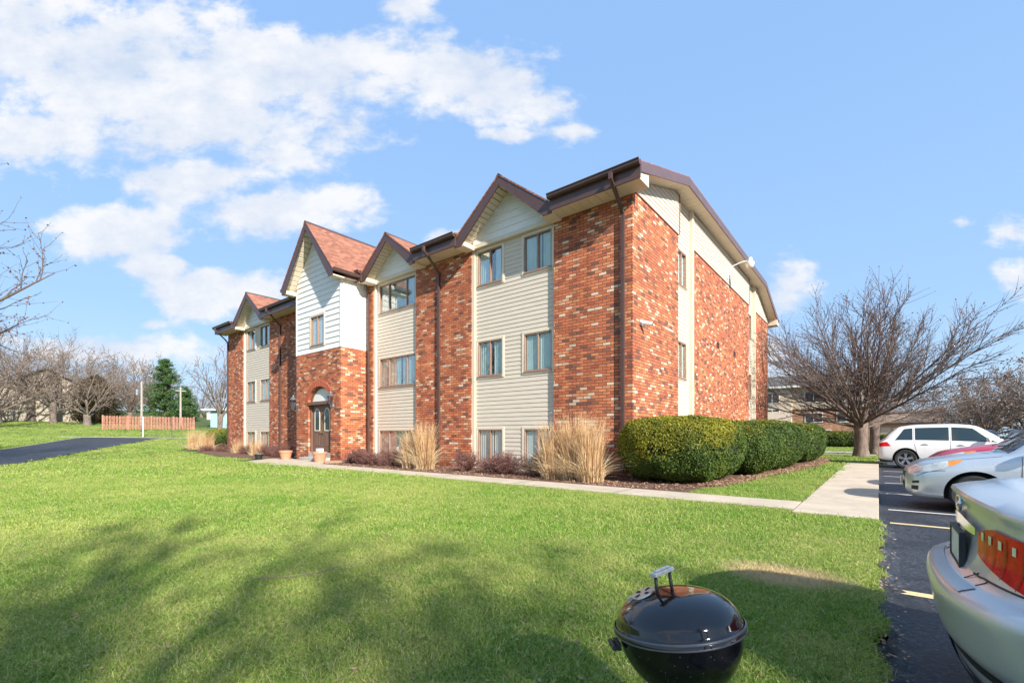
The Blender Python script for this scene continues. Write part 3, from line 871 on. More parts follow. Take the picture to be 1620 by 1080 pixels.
# lanterns beside the door
M['lampmetal'] = simple('lantern_metal', (.10, .10, .105), .35, .2)
M['lampglass'] = glass_mat('lantern_glass', (.85, .88, .9), .6)
for x in (-22.02, -18.62):
    L = MB(); y0 = PY
    L.box(x - .05, x + .05, y0 - .02, y0 - .001, 2.35, 2.65)
    L.tube([(x, y0 - .02, 2.42), (x, y0 - .16, 2.36), (x, y0 - .24, 2.44), (x, y0 - .24, 2.56)], .016, 8)
    L.lathe([(.02, 2.5), (.075, 2.56), (.08, 2.58)], x, y0 - .24, 8)
    L.lathe([(.15, 2.88), (.16, 2.90), (.10, 3.0), (.03, 3.05), (.02, 3.1), (.0, 3.12)], x, y0 - .24, 8)
    for k in range(4):
        t = math.pi / 4 + k * math.pi / 2
        L.tube([(x + .075 * math.cos(t), y0 - .24 + .075 * math.sin(t), 2.57), (x + .145 * math.cos(t), y0 - .24 + .145 * math.sin(t), 2.89)], .008, 5)
    la = obj('wall_lantern', L, M['lampmetal'], B)
    g_ = MB(); g_.lathe([(.07, 2.58), (.135, 2.88)], x, y0 - .24, 8); obj('lamp_glass', g_, M['lampglass'], la)
# gable-end security camera
cm = MB(); cm.box(XG + .001, XG + .03, 12.60, 12.74, 4.38, 4.54); cm.tube([(XG + .03, 12.67, 4.46), (XG + .12, 12.67, 4.43)], .02, 8)
cm.tube([(XG + .06, 12.58, 4.44), (XG + .30, 12.74, 4.40)], .055, 12)
sc = obj('security_camera', cm, M['whitepl'], B)
cm = MB(); cm.tube([(XG + .28, 12.725, 4.403), (XG + .32, 12.752, 4.396)], .048, 12); obj('camera_lens', cm, M['blackmetal'], sc)
# floodlight arm
fl = MB(); fl.box(XG + .02, XG + .06, 22.2, 22.36, 8.3, 8.75)
fl.tube([(XG + .05, 22.28, 8.6), (XG + .25, 22.3, 8.82), (XG + .6, 22.35, 8.93), (XG + .85, 22.4, 8.95)], .03, 8)
fo = obj('flood_lamp', fl, M['whitepl'], B)
fl = MB(); fl.lathe([(.03, 9.08), (.08, 9.06), (.10, 8.94), (.17, 8.86), (.18, 8.80), (.14, 8.66), (.07, 8.60), (0, 8.58)], XG + .93, 22.42, 20)
obj('lamp_shade', fl, simple('lamp_white', (.72, .70, .64), .35, .08), fo, smooth=True, angle=50)
# small brick vents
vm = MB()
for y, z in ((20.62, 4.93), (20.85, 4.93), (23.5, 4.95), (23.72, 4.95), (23.6, 1.62), (23.82, 1.62)): vm.box(XG + .001, XG + .02, y, y + .12, z, z + .24)
obj('brick_vent', vm, M['dark'], B)
vp = MB(); vp.tube([(-6.2, 14.2, 9.3), (-6.2, 14.2, 9.75)], .03, 8); vp.tube([(-6.2, 14.2, 9.72), (-6.1, 14.1, 9.78)], .04, 8)
obj('roof_pipe', vp, M['blackmetal'], B)
mb = MB(); mb.box(-11.8, -7.9, 12.5, 12.6, 8.0, 9.2)
# ---------------------------------------------------------------- plants
def bark(name, col, col2, sc=9):
    m = NT(name); p = m.oc(); q = m.stretch(p, (1, 1, .25))
    n = m.noise(q, sc, 6, .7)
    c = m.ramp(n, [(.3, col), (.7, col2)])
    return m.done(c, .9, m.bump(n, .8, .03))
M['bark'] = bark('bark', (.075, .052, .042), (.26, .19, .15))
M['barklight'] = bark('pale_bark', (.09, .07, .055), (.24, .19, .15))
M['twig'] = simple('twig', (.125, .095, .080), .85, .3, 3)
M['twigpale'] = simple('twig_pale', (.19, .145, .115), .85, .3, 3)
M['bud'] = simple('bud', (.20, .105, .085), .8, .35, 3)
M['budtan'] = simple('bud_tan', (.22, .15, .11), .8, .35, 3)

def leafcloud(rng, C, N, size, aspect=.55, tilt=1.0):
    """small leaf quads at points C with normals about N; returns V,F"""
    n = len(C)
    N = N + rng.normal(0, tilt, (n, 3)); N /= np.linalg.norm(N, axis=1)[:, None] + 1e-9
    A = np.cross(N, rng.normal(0, 1, (n, 3))); A /= np.linalg.norm(A, axis=1)[:, None] + 1e-9
    Bv = np.cross(N, A)
    s = (size * rng.uniform(.6, 1.35, n))[:, None]
    V = np.stack([C - A * s, C - Bv * s * aspect, C + A * s, C + Bv * s * aspect], 1).reshape(-1, 3)
    F = np.arange(4 * n).reshape(-1, 4)
    return V, F

def perp(d, rr):
    v = Vector((rr.gauss(0, 1), rr.gauss(0, 1), rr.gauss(0, 1)))
    v = v - d * v.dot(d)
    return v.normalized()

def bare_tree(name, loc, label, seed, H=10., trunk_h=1.8, trunk_r=.38, limbs=9, spread=(15, 72), L1=7., n2=11, n3=7, wob=.06, up=.25, mats=('bark', 'twig', 'bud'), buds=3, group=None, az=None, sub=(28, 50), bud_size=.03, n4=0, dome=False, lean=(0, 0), flat=1.0, tips=1.0, cat='tree', trunks=1, thick=1.0):
    rr = random.Random(seed); rng = np.random.default_rng(seed)
    root = empty(name, loc, label, cat, group)
    T = MB(); C = MB(); tipsl = []
    def path(p, d, L, n, wobble, upb):
        pts = [p.copy()]; dirs = [d.copy()]
        for i in range(n):
            d = (d + perp(d, rr) * wobble * rr.uniform(.4, 1.4) + Vector((0, 0, upb / n))).normalized()
            p = p + d * (L / n); pts.append(p.copy()); dirs.append(d.copy())
        return pts, dirs
    for ti in range(trunks):
        ta = rr.uniform(0, 6.28)
        base = Vector((math.cos(ta), math.sin(ta), 0)) * (.25 if trunks > 1 else 0)
        top = Vector((lean[0], lean[1], trunk_h)) + base * (2 if trunks > 1 else 0)
        tp = [base + Vector((0, 0, -.15)), base + Vector((0, 0, .12)), base + Vector((0, 0, .5)), (base * .3 + top * .7), top]
        T.tube(tp, [trunk_r * 1.5, trunk_r * 1.22, trunk_r, trunk_r * .93, trunk_r * 1.0], 12)
        nl = limbs // trunks
        for i in range(nl):
            a = (i + rr.uniform(-.35, .35)) / nl * 2 * math.pi
            f = (i * .618 + rr.uniform(-.1, .1)) % 1
            if dome: f = f ** .72
            th = R(spread[0] + (spread[1] - spread[0]) * f)
            d = Vector((math.sin(th) * math.cos(a), math.sin(th) * math.sin(a), math.cos(th)))
            L = L1 * (rr.uniform(.82, 1.1) if not dome else rr.uniform(.92, 1.04) * (.82 + .16 * (th / 1.4) ** 2))
            r0 = trunk_r * rr.uniform(.36, .52) * thick
            st = top + Vector((0, 0, -rr.uniform(.05, .5) * min(1, trunk_h)))
            pts, ds = path(st, d, L, 9, wob, up)
            rads = [r0 * (1 - .93 * (k / 9) ** .8) + .006 for k in range(10)]
            T.tube(pts[:4], rads[:4], 8)
            C.tube(pts[3:], rads[3:], 6)
            for k in range(n2):
                t = .12 + .86 * (k + rr.random()) / n2
                idx = t * 9; j = min(int(idx), 8); fr = idx - j
                p = pts[j].lerp(pts[j + 1], fr); dd = ds[j]
                an = R(rr.uniform(*sub))
                d2 = (dd * math.cos(an) + perp(dd, rr) * math.sin(an)); d2.z = d2.z * flat + .05; d2.normalize()
                L2 = L * rr.uniform(.28, .5) * (1 - t * .55)
                r2 = rads[j] * .45 + .003
                p2, ds2 = path(p, d2, L2, 5, wob * 1.3, up)
                C.tube(p2, [r2 * (1 - .85 * q / 5) + .003 for q in range(6)], 4, cap=False)
                for m_ in range(n3):
                    t3 = .15 + .85 * (m_ + rr.random()) / n3
                    ix = t3 * 5; j3 = min(int(ix), 4)
                    p3 = p2[j3].lerp(p2[j3 + 1], ix - j3); an = R(rr.uniform(*sub))
                    d3 = (ds2[j3] * math.cos(an) + perp(ds2[j3], rr) * math.sin(an)).normalized()
                    L3 = L2 * rr.uniform(.3, .55) + .12
                    p4, ds4 = path(p3, d3, L3, 3, wob * 1.5, up)
                    C.tube(p4, [.0085 * tips, .007 * tips, .005 * tips, .003 * tips], 3, cap=False)
                    for b_ in range(buds):
                        tipsl.append(p4[rr.choice((1, 2, 3))] + perp(d3, rr) * .02)
                    for m4 in range(n4):
                        q = rr.choice((1, 2)); an = R(rr.uniform(*sub))
                        d5 = (ds4[q] * math.cos(an) + perp(ds4[q], rr) * math.sin(an)).normalized()
                        p5, _ = path(p4[q], d5, L3 * rr.uniform(.4, .8), 2, wob, up)
                        C.tube(p5, [.006 * tips, .005 * tips, .0025 * tips], 3, cap=False); tipsl.append(p5[-1])
    obj('trunk', T, M[mats[0]], root, smooth=True, local=True)
    obj('crown', C, M[mats[1]], root, smooth=True, local=True)
    if buds and tipsl:
        P = np.array([tuple(p) for p in tipsl]); V, F = leafcloud(rng, P, np.zeros_like(P), bud_size, .6)
        o = npobj('buds', V, F, M[mats[2]]); o.parent = root
    return root

# the broad bare tree beside the parking lot, and its neighbour
bare_tree('bare_tree', (-.75, 31.3, 0), 'large wide spreading bare tree beyond the side walk, the nearer trunk of two', 11, trunk_h=1.9, trunk_r=.32, limbs=28, spread=(3, 80), L1=7.9, n2=17, n3=10, wob=.065, up=.12, sub=(16, 42), buds=2, bud_size=.04, tips=1.25, thick=.55, dome=True)
bare_tree('bare_tree', (-.2, 36.4, 0), 'thinner bare tree just behind the wide spreading bare tree, its trunk beside the white car', 12, trunk_h=2.0, trunk_r=.27, limbs=9, spread=(10, 70), L1=6.6, n2=9, n3=6, wob=.06, up=.15, sub=(15, 40), buds=2, bud_size=.045)
# tree at the left edge of the photograph
bare_tree('bare_tree', (-25.0, -2.4, 0), 'bare tree with upswept limbs leaning in at the left edge over the driveway', 13, trunk_h=2.6, trunk_r=.30, limbs=15, spread=(12, 60), L1=8.2, n2=12, n3=8, wob=.12, up=.2, sub=(25, 55), buds=4, bud_size=.04, lean=(.3, .3))
# background trees on the rise in the west
t1 = bare_tree('bare_tree', (-67.4, 9.8, 2.15), 'bare tree with low forking limbs left of the dark conifer', 21, trunk_h=1.3, trunk_r=.34, limbs=10, spread=(18, 62), L1=6.8, n2=9, n3=7, wob=.12, up=.15, mats=('barklight', 'twigpale', 'budtan'), buds=2, bud_size=.06, tips=1.5, thick=.6)
t2 = bare_tree('bare_tree', (-74., 6.1, 2.7), 'tall bare tree with a pale trunk standing in front of the tan house', 22, trunk_h=2.8, trunk_r=.36, limbs=12, spread=(12, 66), L1=7.6, n2=10, n3=8, wob=.12, up=.12, mats=('barklight', 'twigpale', 'budtan'), buds=2, bud_size=.06, tips=1.6, thick=.6)
def mass_copy(src, loc, rot, sc, label, group=None):
    c = copy_tree(src); c.location = loc; c.rotation_euler = (0, 0, rot); c.scale = (sc, sc, sc); c['label'] = label
    if group: c['group'] = group
    return c
mass_copy(t2, (-72, .5, 2.4), 1.3, 1.0, 'bare tree with a tangle of twigs at the far left edge before the tan house')
mass_copy(t2, (-92, 5.5, 4.2), 2.2, 1.15, 'bare tree rising behind the roof of the tan house')
mass_copy(t1, (-62, 2.2, 1.8), 3.9, .9, 'low bare tree at the left edge above the driveway')
mass_copy(t1, (-80, 13.5, 3.0), .7, 1.15, 'bare tree behind the dark conifer')
mass_copy(t2, (-71.5, 7.6, 2.5), 4.1, .85, 'twiggy bare tree in front of the gable wall of the tan house')
mass_copy(t1, (-70.5, 3.4, 2.4), 5.5, 1.1, 'bare tree before the low wing of the tan house')
bg = []
bt = bare_tree('bare_tree', (-96, 19.5, 3.6), 'wide brown bare tree behind the picket fence, left of the pine', 23, trunk_h=2.5, trunk_r=.5, limbs=13, spread=(12, 75), L1=8.5, n2=10, n3=7, wob=.09, up=.1, mats=('barklight', 'twigpale', 'budtan'), buds=4, bud_size=.085, tips=2.2, thick=.6)
mass_copy(bt, (-104, 24, 3.9), 1.9, 1.05, 'brown bare tree far behind the picket fence, between the conifer and the utility pole')
mass_copy(bt, (-104, 45, 3.5), .9, .72, 'small brown bare tree right of the pine, behind the fence end')
mass_copy(bt, (-115, 15, 4.2), 2.9, 1.2, 'distant bare tree on the skyline behind the dark conifer')
mass_copy(bt, (-95, 14.5, 3.6), 3.3, .8, 'brown bare tree between the dark conifer and the fence, in the back row')
mass_copy(bt, (-90, 27.5, 3.4), 2.4, .62, 'brown bare tree showing right of the green pine')
mass_copy(bt, (-118, 60, 4.2), 4.2, .8, 'distant low bare tree right of the second utility pole')
mass_copy(bt, (-79, 15.8, 2.9), 5.2, .55, 'low brown bare tree just behind the left part of the picket fence')
# birch left of the building
bare_tree('birch_tree', (-52.5, 17.6, 1.15), 'slender pale birch with upright limbs left of the brick building', 31, trunk_h=2.2, trunk_r=.17, limbs=10, spread=(8, 42), L1=6.0, n2=8, n3=5, wob=.1, up=.2, mats=('barklight', 'twigpale', 'bud'), buds=3, bud_size=.06, trunks=2, tips=1.8)

# thicket trees right, beyond the parking lot
rt = bare_tree('bare_tree', (8.5, 66, -.1), 'brown bare tree behind the white car, low twiggy crown', 41, trunk_h=1.6, trunk_r=.3, limbs=13, spread=(15, 78), L1=6.2, n2=10, n3=7, wob=.08, up=.05, mats=('bark', 'twigpale', 'budtan'), buds=4, bud_size=.08, tips=2.0, thick=.6)
for i, (x, y, r_, s, lb) in enumerate([(12, 71, 1., 1.1, 'brown bare tree at the right edge above the red car'), (5.5, 82, 2., 1.0, 'bare tree behind the bungalow roof'), (12.5, 60, 3., 1., 'low bare tree of the thicket right of the dark parked cars'),
        (15, 66, 4., 1.25, 'tallest bare tree of the far thicket at the right edge of the photo'), (8.5, 76, 5., 1.05, 'bare tree in the middle of the far thicket above the white car'), (-2, 88, 2.6, 1.2, 'bare tree on the skyline left of the bungalow'), (16, 78, .4, 1.3, 'farthest bare tree of the right thicket'), (10.5, 84, 1.4, 1.2, 'bare tree at the back of the thicket, right of the bungalow')]):
    mass_copy(rt, (x, y, 0), r_, s, lb)
# tree outside the frame whose shadow lies on the lawn
bare_tree('shade_tree', (8.6, -3.9, -.1), 'tall bare tree across the parking lot that shades the lawn', 51, trunk_h=6.5, trunk_r=.26, limbs=14, spread=(15, 85), L1=3.4, n2=9, n3=6, wob=.1, up=.1, buds=1, bud_size=.07, tips=1.3, thick=.7)
bare_tree('shade_tree', (12.2, -3.0, -.1), 'second tall bare tree across the parking lot that shades the lawn', 52, trunk_h=7.0, trunk_r=.24, limbs=13, spread=(15, 85), L1=3.0, n2=9, n3=6, wob=.1, up=.1, buds=1, bud_size=.07, tips=1.3, thick=.7)

def conifer(name, loc, label, seed, H, rad, base, mat, dens=1.0, shape=1.0, droop=.1, rag=.35):
    rr = random.Random(seed); rng = np.random.default_rng(seed)
    root = empty(name, loc, label, 'tree')
    T = MB(); T.tube([(0, 0, -.2), (0, 0, H * .5), (0, 0, H * .98)], [H * .022, H * .015, .02], 8)
    C = []; N = []; z = base
    while z < H:
        t = (z - base) / (H - base)
        rmax = rad * (1 - t) ** shape + .12
        nb = rr.randint(5, 8)
        for i in range(nb):
            a = rr.uniform(0, 6.28); r = rmax * rr.uniform(1 - rag, 1.05)
            tip = Vector((math.cos(a) * r, math.sin(a) * r, z - droop * r + rr.uniform(-.1, .25)))
            T.tube([(0, 0, z), tuple(tip)], [.03, .008], 4, cap=False)
            m = int(90 * dens * (r / rad + .25))
            ts = rng.uniform(.2, 1.08, m)[:, None]
            P = np.array([[0, 0, z]]) * (1 - ts) + np.array([tuple(tip)]) * ts
            P += rng.normal(0, 1, (m, 3)) * np.array([.19, .19, .12]) * (r / rad * .8 + .35)
            C.append(P); N.append(np.tile([math.cos(a) * .3, math.sin(a) * .3, .8], (m, 1)))
        z += H * .022
    C = np.concatenate(C); N = np.concatenate(N)
    V, F = leafcloud(rng, C, N, .13, .3, .7)
    obj('trunk', T, M['bark'], root, local=True)
    o = npobj('crown', V, F, mat); o.parent = root
    return root
def leafmat(name, c1, c2, sc=2.0, c3=None, trans=.25, fine=40):
    m = NT(name); p = m.pos()
    n = m.noise(p, sc, 3); n2 = m.noise(p, fine, 2, .8)
    k = m.math('ADD', m.math('MULTIPLY', n, .55), m.math('MULTIPLY', n2, .55))
    st = [(.38, c1), (.62, c2)] + ([(.75, c3)] if c3 else [])
    c = m.ramp(k, st)
    m.done(c, .6)
    m.b.inputs['Specular IOR Level'].default_value = .3
    tl = m.new('ShaderNodeBsdfTranslucent'); m.link(c, tl.inputs[0])
    mx = m.new('ShaderNodeMixShader'); mx.inputs[0].default_value = trans
    m.link(m.b.outputs[0], mx.inputs[1]); m.link(tl.outputs[0], mx.inputs[2]); m.link(mx.outputs[0], m.out.inputs[0])
    return m.mat
M['pine'] = leafmat('pine_needles', (.03, .075, .025), (.10, .19, .05), 1.2)
M['spruce'] = leafmat('dark_conifer', (.045, .04, .018), (.12, .10, .045), 1.2)
conifer('pine_tree', (-75.0, 18.7, 2.7), 'green pine with ragged tiers behind the picket fence', 61, 8.6, 3.1, 1.0, M['pine'], 1.0, .5, -.12, .75)
conifer('pine_tree', (-79.5, 22.3, 2.9), 'smaller green conifer just right of the tall ragged pine', 62, 5.2, 2.0, .8, M['pine'], .8, .6, -.05, .7)
conifer('conifer', (-72.3, 11.3, 2.6), 'dark olive brown conifer behind the forked bare tree', 63, 5.6, 2.6, .7, M['spruce'], 1.5, .55, .12, .3)

# hedges
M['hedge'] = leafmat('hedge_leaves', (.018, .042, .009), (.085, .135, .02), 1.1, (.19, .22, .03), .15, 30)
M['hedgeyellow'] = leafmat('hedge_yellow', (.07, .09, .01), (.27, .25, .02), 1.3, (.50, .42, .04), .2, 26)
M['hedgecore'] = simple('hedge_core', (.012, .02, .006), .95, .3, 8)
def hedge(loc, dims, label, seed, n, power=3.2, top_bulge=.0, yellow=0., size=.030, rz_=0., under=.12, group=None):
    """clipped shrub: superellipsoid shell of leaves round a dark twiggy core"""
    rng = np.random.default_rng(seed); a, b, c = dims
    root = empty('hedge', loc, label, 'hedge', group, rz_)
    def surf(u, v):
        cu, su, cv, sv = np.cos(u), np.sin(u), np.cos(v), np.sin(v)
        e1 = 2 / power; e2 = 2 / 3.0
        sg = lambda x, e: np.sign(x) * np.abs(x) ** e
        x = a * sg(cv, e1) * sg(cu, e2); y = b * sg(cv, e1) * sg(su, e2); z = c * sg(sv, e1)
        lump = 1 + .018 * np.sin(3.1 * x + seed) * np.cos(2.7 * y) + .012 * np.sin(7 * x + 3 * y + 5 * z + seed)
        taper = 1 - .10 * (z < 0) * (-z / c)
        return np.stack([x * lump * taper, y * lump * taper, z * lump + c], -1)
    # core
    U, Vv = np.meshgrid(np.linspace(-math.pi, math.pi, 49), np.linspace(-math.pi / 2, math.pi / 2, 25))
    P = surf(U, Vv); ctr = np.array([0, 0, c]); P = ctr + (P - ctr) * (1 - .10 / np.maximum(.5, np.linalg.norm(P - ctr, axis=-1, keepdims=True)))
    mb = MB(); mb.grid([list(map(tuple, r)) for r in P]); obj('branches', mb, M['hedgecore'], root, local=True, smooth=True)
    u = rng.uniform(-math.pi, math.pi, n * 2); v = np.arcsin(rng.uniform(-.98, 1, n * 2))
    Q = surf(u, v)
    # reject to even out density: estimate area element
    e = 1e-3; du = surf(u + e, v) - Q; dv = surf(u, np.clip(v + e, -1.57, 1.57)) - Q
    ar = np.linalg.norm(np.cross(du, dv), axis=1) / (e * e) / np.maximum(.08, np.cos(v))
    Nn = np.cross(du, dv); Nn /= np.linalg.norm(Nn, axis=1)[:, None] + 1e-12
    pr = ar / np.percentile(ar, 92); keep = rng.random(n * 2) < pr
    Q, Nn = Q[keep], Nn[keep]
    clump = (np.sin(9 * Q[:, 0] + 1.3) * np.sin(8 * Q[:, 1]) * np.sin(10 * Q[:, 2] + seed)) * .030
    Q = Q + Nn * (rng.normal(0, .018, len(Q)) + clump - rng.exponential(.016, len(Q)))[:, None]
    V, F = leafcloud(rng, Q, Nn * 1.0, size, .42, .75)
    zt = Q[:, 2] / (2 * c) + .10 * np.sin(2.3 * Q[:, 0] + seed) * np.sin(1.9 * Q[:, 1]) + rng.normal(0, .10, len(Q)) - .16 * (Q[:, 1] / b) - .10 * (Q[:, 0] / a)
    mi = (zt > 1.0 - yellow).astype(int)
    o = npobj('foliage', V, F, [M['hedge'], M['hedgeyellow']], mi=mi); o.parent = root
    return root
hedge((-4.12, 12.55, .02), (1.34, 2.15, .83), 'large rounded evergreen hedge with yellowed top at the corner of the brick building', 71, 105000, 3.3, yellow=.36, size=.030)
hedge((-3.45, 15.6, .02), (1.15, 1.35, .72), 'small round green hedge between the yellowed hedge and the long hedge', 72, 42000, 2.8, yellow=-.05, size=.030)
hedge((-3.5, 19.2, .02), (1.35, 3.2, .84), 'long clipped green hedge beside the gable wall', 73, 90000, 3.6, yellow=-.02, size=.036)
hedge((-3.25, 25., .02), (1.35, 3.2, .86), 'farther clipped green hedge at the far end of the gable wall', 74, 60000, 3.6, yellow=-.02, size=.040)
hedge((-36.6, 13.4, .35), (1.5, 1.9, .62), 'low clipped hedge beyond the left end of the brick building', 75, 22000, 3.2, yellow=.15, size=.05)
hedge((-75.3, 7.6, 2.8), (1.4, 1.2, .85), 'small round green bush against the tan house', 76, 6000, 2.4, yellow=0, size=.09)
hedge((-4.2, 56., 0), (3.4, 1.2, .8), 'dark low hedge in front of the tan apartment block', 77, 16000, 3.2, yellow=.05, size=.08)
hedge((2.5, 60., 0), (2.6, 1.2, .7), 'low hedge before the bungalow behind the white car', 78, 10000, 3.2, yellow=.05, size=.08)

# ornamental grasses
M['straw'] = leafmat('dry_straw', (.44, .26, .13), (.74, .52, .29), 3, (.85, .68, .43), .3, 50)
M['strawpale'] = leafmat('pale_straw', (.55, .38, .20), (.82, .66, .42), 3, None, .3, 50)
def ribbon_batch(rng, roots, dirs, L, lean, w, segs=5, curve=1.0):
    n = len(roots); pts = []
    up = np.array([0, 0, 1.])
    for k in range(segs + 1):
        t = k / segs
        ang_ = (lean * (t * .45 + curve * .55 * t * t))[:, None]
        z = (L * (t * np.cos(lean * .4) - .25 * curve * lean * t * t))[:, None]
        r = (L * t)[:, None] * np.sin(ang_)
        pts.append(roots + dirs * r + up * z)
    side = np.cross(dirs, up); side = side * np.cos(.7) + dirs * .3
    rot = rng.uniform(0, 3.14, n)[:, None]
    side = np.cross(dirs, up) * np.cos(rot) + dirs * np.sin(rot)
    V = []
    for k, p in enumerate(pts):
        ww = (w * (1 - .8 * (k / segs) ** 2))[:, None]
        V.append(p - side * ww); V.append(p + side * ww)
    V = np.stack(V, 1)
    m = V.shape[1]
    V = V.reshape(-1, 3)
    base = np.arange(n)[:, None] * m
    F = []
    for k in range(segs):
        F.append(np.concatenate([base + 2 * k, base + 2 * k + 1, base + 2 * k + 3, base + 2 * k + 2], 1))
    return V, np.concatenate(F)
def orn_grass(loc, label, seed, H, rad, n, wind=.0):
    rng = np.random.default_rng(seed); root = empty('ornamental_grass', loc, label, 'ornamental grass', 'dry ornamental grasses along the front wall')
    a = rng.uniform(0, 6.283, n); r = rad * .42 * np.sqrt(rng.random(n))
    P = np.stack([r * np.cos(a), r * np.sin(a), np.zeros(n)], 1)
    a2 = a + rng.normal(0, .5, n); D = np.stack([np.cos(a2) + wind, np.sin(a2), np.zeros(n)], 1); D /= np.linalg.norm(D, axis=1)[:, None]
    L = H * rng.uniform(.55, 1.05, n); lean = rng.uniform(.02, .36, n) * (.4 + r / rad * 1.5)
    V, F = ribbon_batch(rng, P, D, L, lean, np.full(n, .0065), 5, .7)
    o = npobj('stems', V, F, M['straw']); o.parent = root
    # seed heads
    k = n // 2; tips_ = V.reshape(n, -1, 3)[:k, -1]; 
    tv = []; 
    t_ = rng.uniform(0, 1, (k, 6)); 
    prev = V.reshape(n, -1, 3)[:k, -4]
    C = (prev[:, None, :] * (1 - t_[..., None]) + tips_[:, None, :] * (t_[..., None] * 1.15)).reshape(-1, 3)
    C += rng.normal(0, .008, C.shape)
    V2, F2 = leafcloud(rng, C, np.zeros_like(C), .014, .3); o = npobj('seed_heads', V2, F2, M['straw']); o.parent = root
    # low drooping leaves
    n2 = int(n * .6); a = rng.uniform(0, 6.283, n2); r = rad * .5 * np.sqrt(rng.random(n2))
    P = np.stack([r * np.cos(a), r * np.sin(a), np.zeros(n2)], 1); D = np.stack([np.cos(a), np.sin(a), np.zeros(n2)], 1)
    L = H * rng.uniform(.25, .75, n2); lean = rng.uniform(.2, 1.5, n2)
    V, F = ribbon_batch(rng, P, D, L, lean, np.full(n2, .009), 5, 1.4)
    o = npobj('leaves', V, F, M['strawpale']); o.parent = root
orn_grass((-6.35, 10.55, .02), 'tall dry straw grass clump in front of the right brick pillar', 81, 1.76, 0.75, 561, .25)
orn_grass((-5.75, 10.35, .02), 'straw grass clump nearest the rounded yellowed hedge', 82, 1.63, 0.70, 475, .25)
orn_grass((-6.95, 10.45, .02), 'leaning straw grass clump under the basement window beside the right brick pillar', 83, 1.63, 0.65, 388, .2)
orn_grass((-12.35, 10.5, .02), 'dry straw grass clump in front of the middle brick pillar', 84, 1.68, 0.70, 475, .1)
orn_grass((-13.15, 10.55, .02), 'shorter straw grass clump at the triple basement window', 85, 1.38, 0.65, 345, .0)
orn_grass((-29.6, 10.9, .02), 'small straw grass clump below the left bay windows', 86, 1.03, 0.60, 216)
orn_grass((-27.1, 10.9, .02), 'small straw grass clump left of the flower pot by the entrance', 87, 1.03, 0.60, 216)
orn_grass((-33.4, 10.5, .1), 'pale spreading straw grass at the left end of the building', 88, 1.33, 0.80, 388)
orn_grass((-34.8, 10.2, .15), 'outermost straw grass clump beyond the left end of the building', 89, 1.46, 0.80, 345, -.2)
# bare barberry shrubs
M['berry'] = simple('barberry_twig', (.15, .07, .06), .85, .35, 5); M['berryleaf'] = simple('barberry_leaf', (.22, .10, .075), .85, .4, 7)
def shrub(loc, label, seed, h=.55, w=.5):
    rr = random.Random(seed); rng = np.random.default_rng(seed); root = empty('barberry_shrub', loc, label, 'shrub', 'bare reddish shrubs along the front wall')
    C = MB(); tips_ = []
    for i in range(120):
        a = rr.uniform(0, 6.28); th = abs(rr.gauss(0, .6)) + .1
        d = Vector((math.sin(th) * math.cos(a), math.sin(th) * math.sin(a), math.cos(th))); p = Vector((math.cos(a) * .08, math.sin(a) * .08, 0))
        L = h * rr.uniform(.75, 1.1) * (1 + .25 * math.sin(th) * (w / h - 1)) 
        pts = [p]
        for k in range(5):
            d = (d + perp(d, rr) * .28).normalized(); pts.append(pts[-1] + d * L / 5)
            if k > 0:
                for q in range(3):
                    e = (d + perp(d, rr) * .9).normalized(); p2 = pts[-1] + e * L * .22
                    C.tube([pts[-1], p2], [.0035, .002], 3, cap=False); tips_.append(p2); tips_.append(pts[-1].lerp(p2, .5))
        C.tube(pts, [.006, .005, .005, .004, .003, .002], 3, cap=False)
    obj('branches', C, M['berry'], root, local=True)
    P = np.array([tuple(p) for p in tips_]); P = P + rng.normal(0, .012, P.shape)
    V, F = leafcloud(rng, P, np.zeros_like(P), .014, .6); o = npobj('leaves', V, F, M['berryleaf']); o.parent = root
for i, (x, y, h_, lb) in enumerate([(-10.6, 10.85, .72, 'round reddish bare shrub between the middle brick pillar and the right bay'), (-8.75, 10.6, .75, 'reddish bare shrub under the gap between the two right basement windows'), (-9.3, 10.7, .6, 'low reddish shrub below the left window of the right bay'),
        (-7.75, 10.8, .72, 'reddish bare shrub at the foot of the rightmost basement window'), (-14.6, 10.7, .7, 'reddish bare shrub under the triple basement window'), (-15.6, 10.6, .6, 'reddish shrub left of the triple basement window'), (-16.6, 10.7, .72, 'reddish shrub beside the brown splash channel by the porch'), (-17.2, 10.9, .6, 'low reddish shrub in the corner beside the porch wall'),
        (-26.2, 11.1, .75, 'reddish bare shrub left of the entrance pad'), (-24.9, 11.2, .8, 'reddish bare shrub close to the left side of the porch'), (-28.4, 10.9, .7, 'reddish bare shrub under the left bay'), (-31.2, 10.7, .7, 'reddish bare shrub near the left end pillar'), (-32.4, 10.2, .6, 'outermost reddish shrub at the left end of the bed')]):
    shrub((x, y, .02), lb, 100 + i, h_ * .78, h_ * .95)

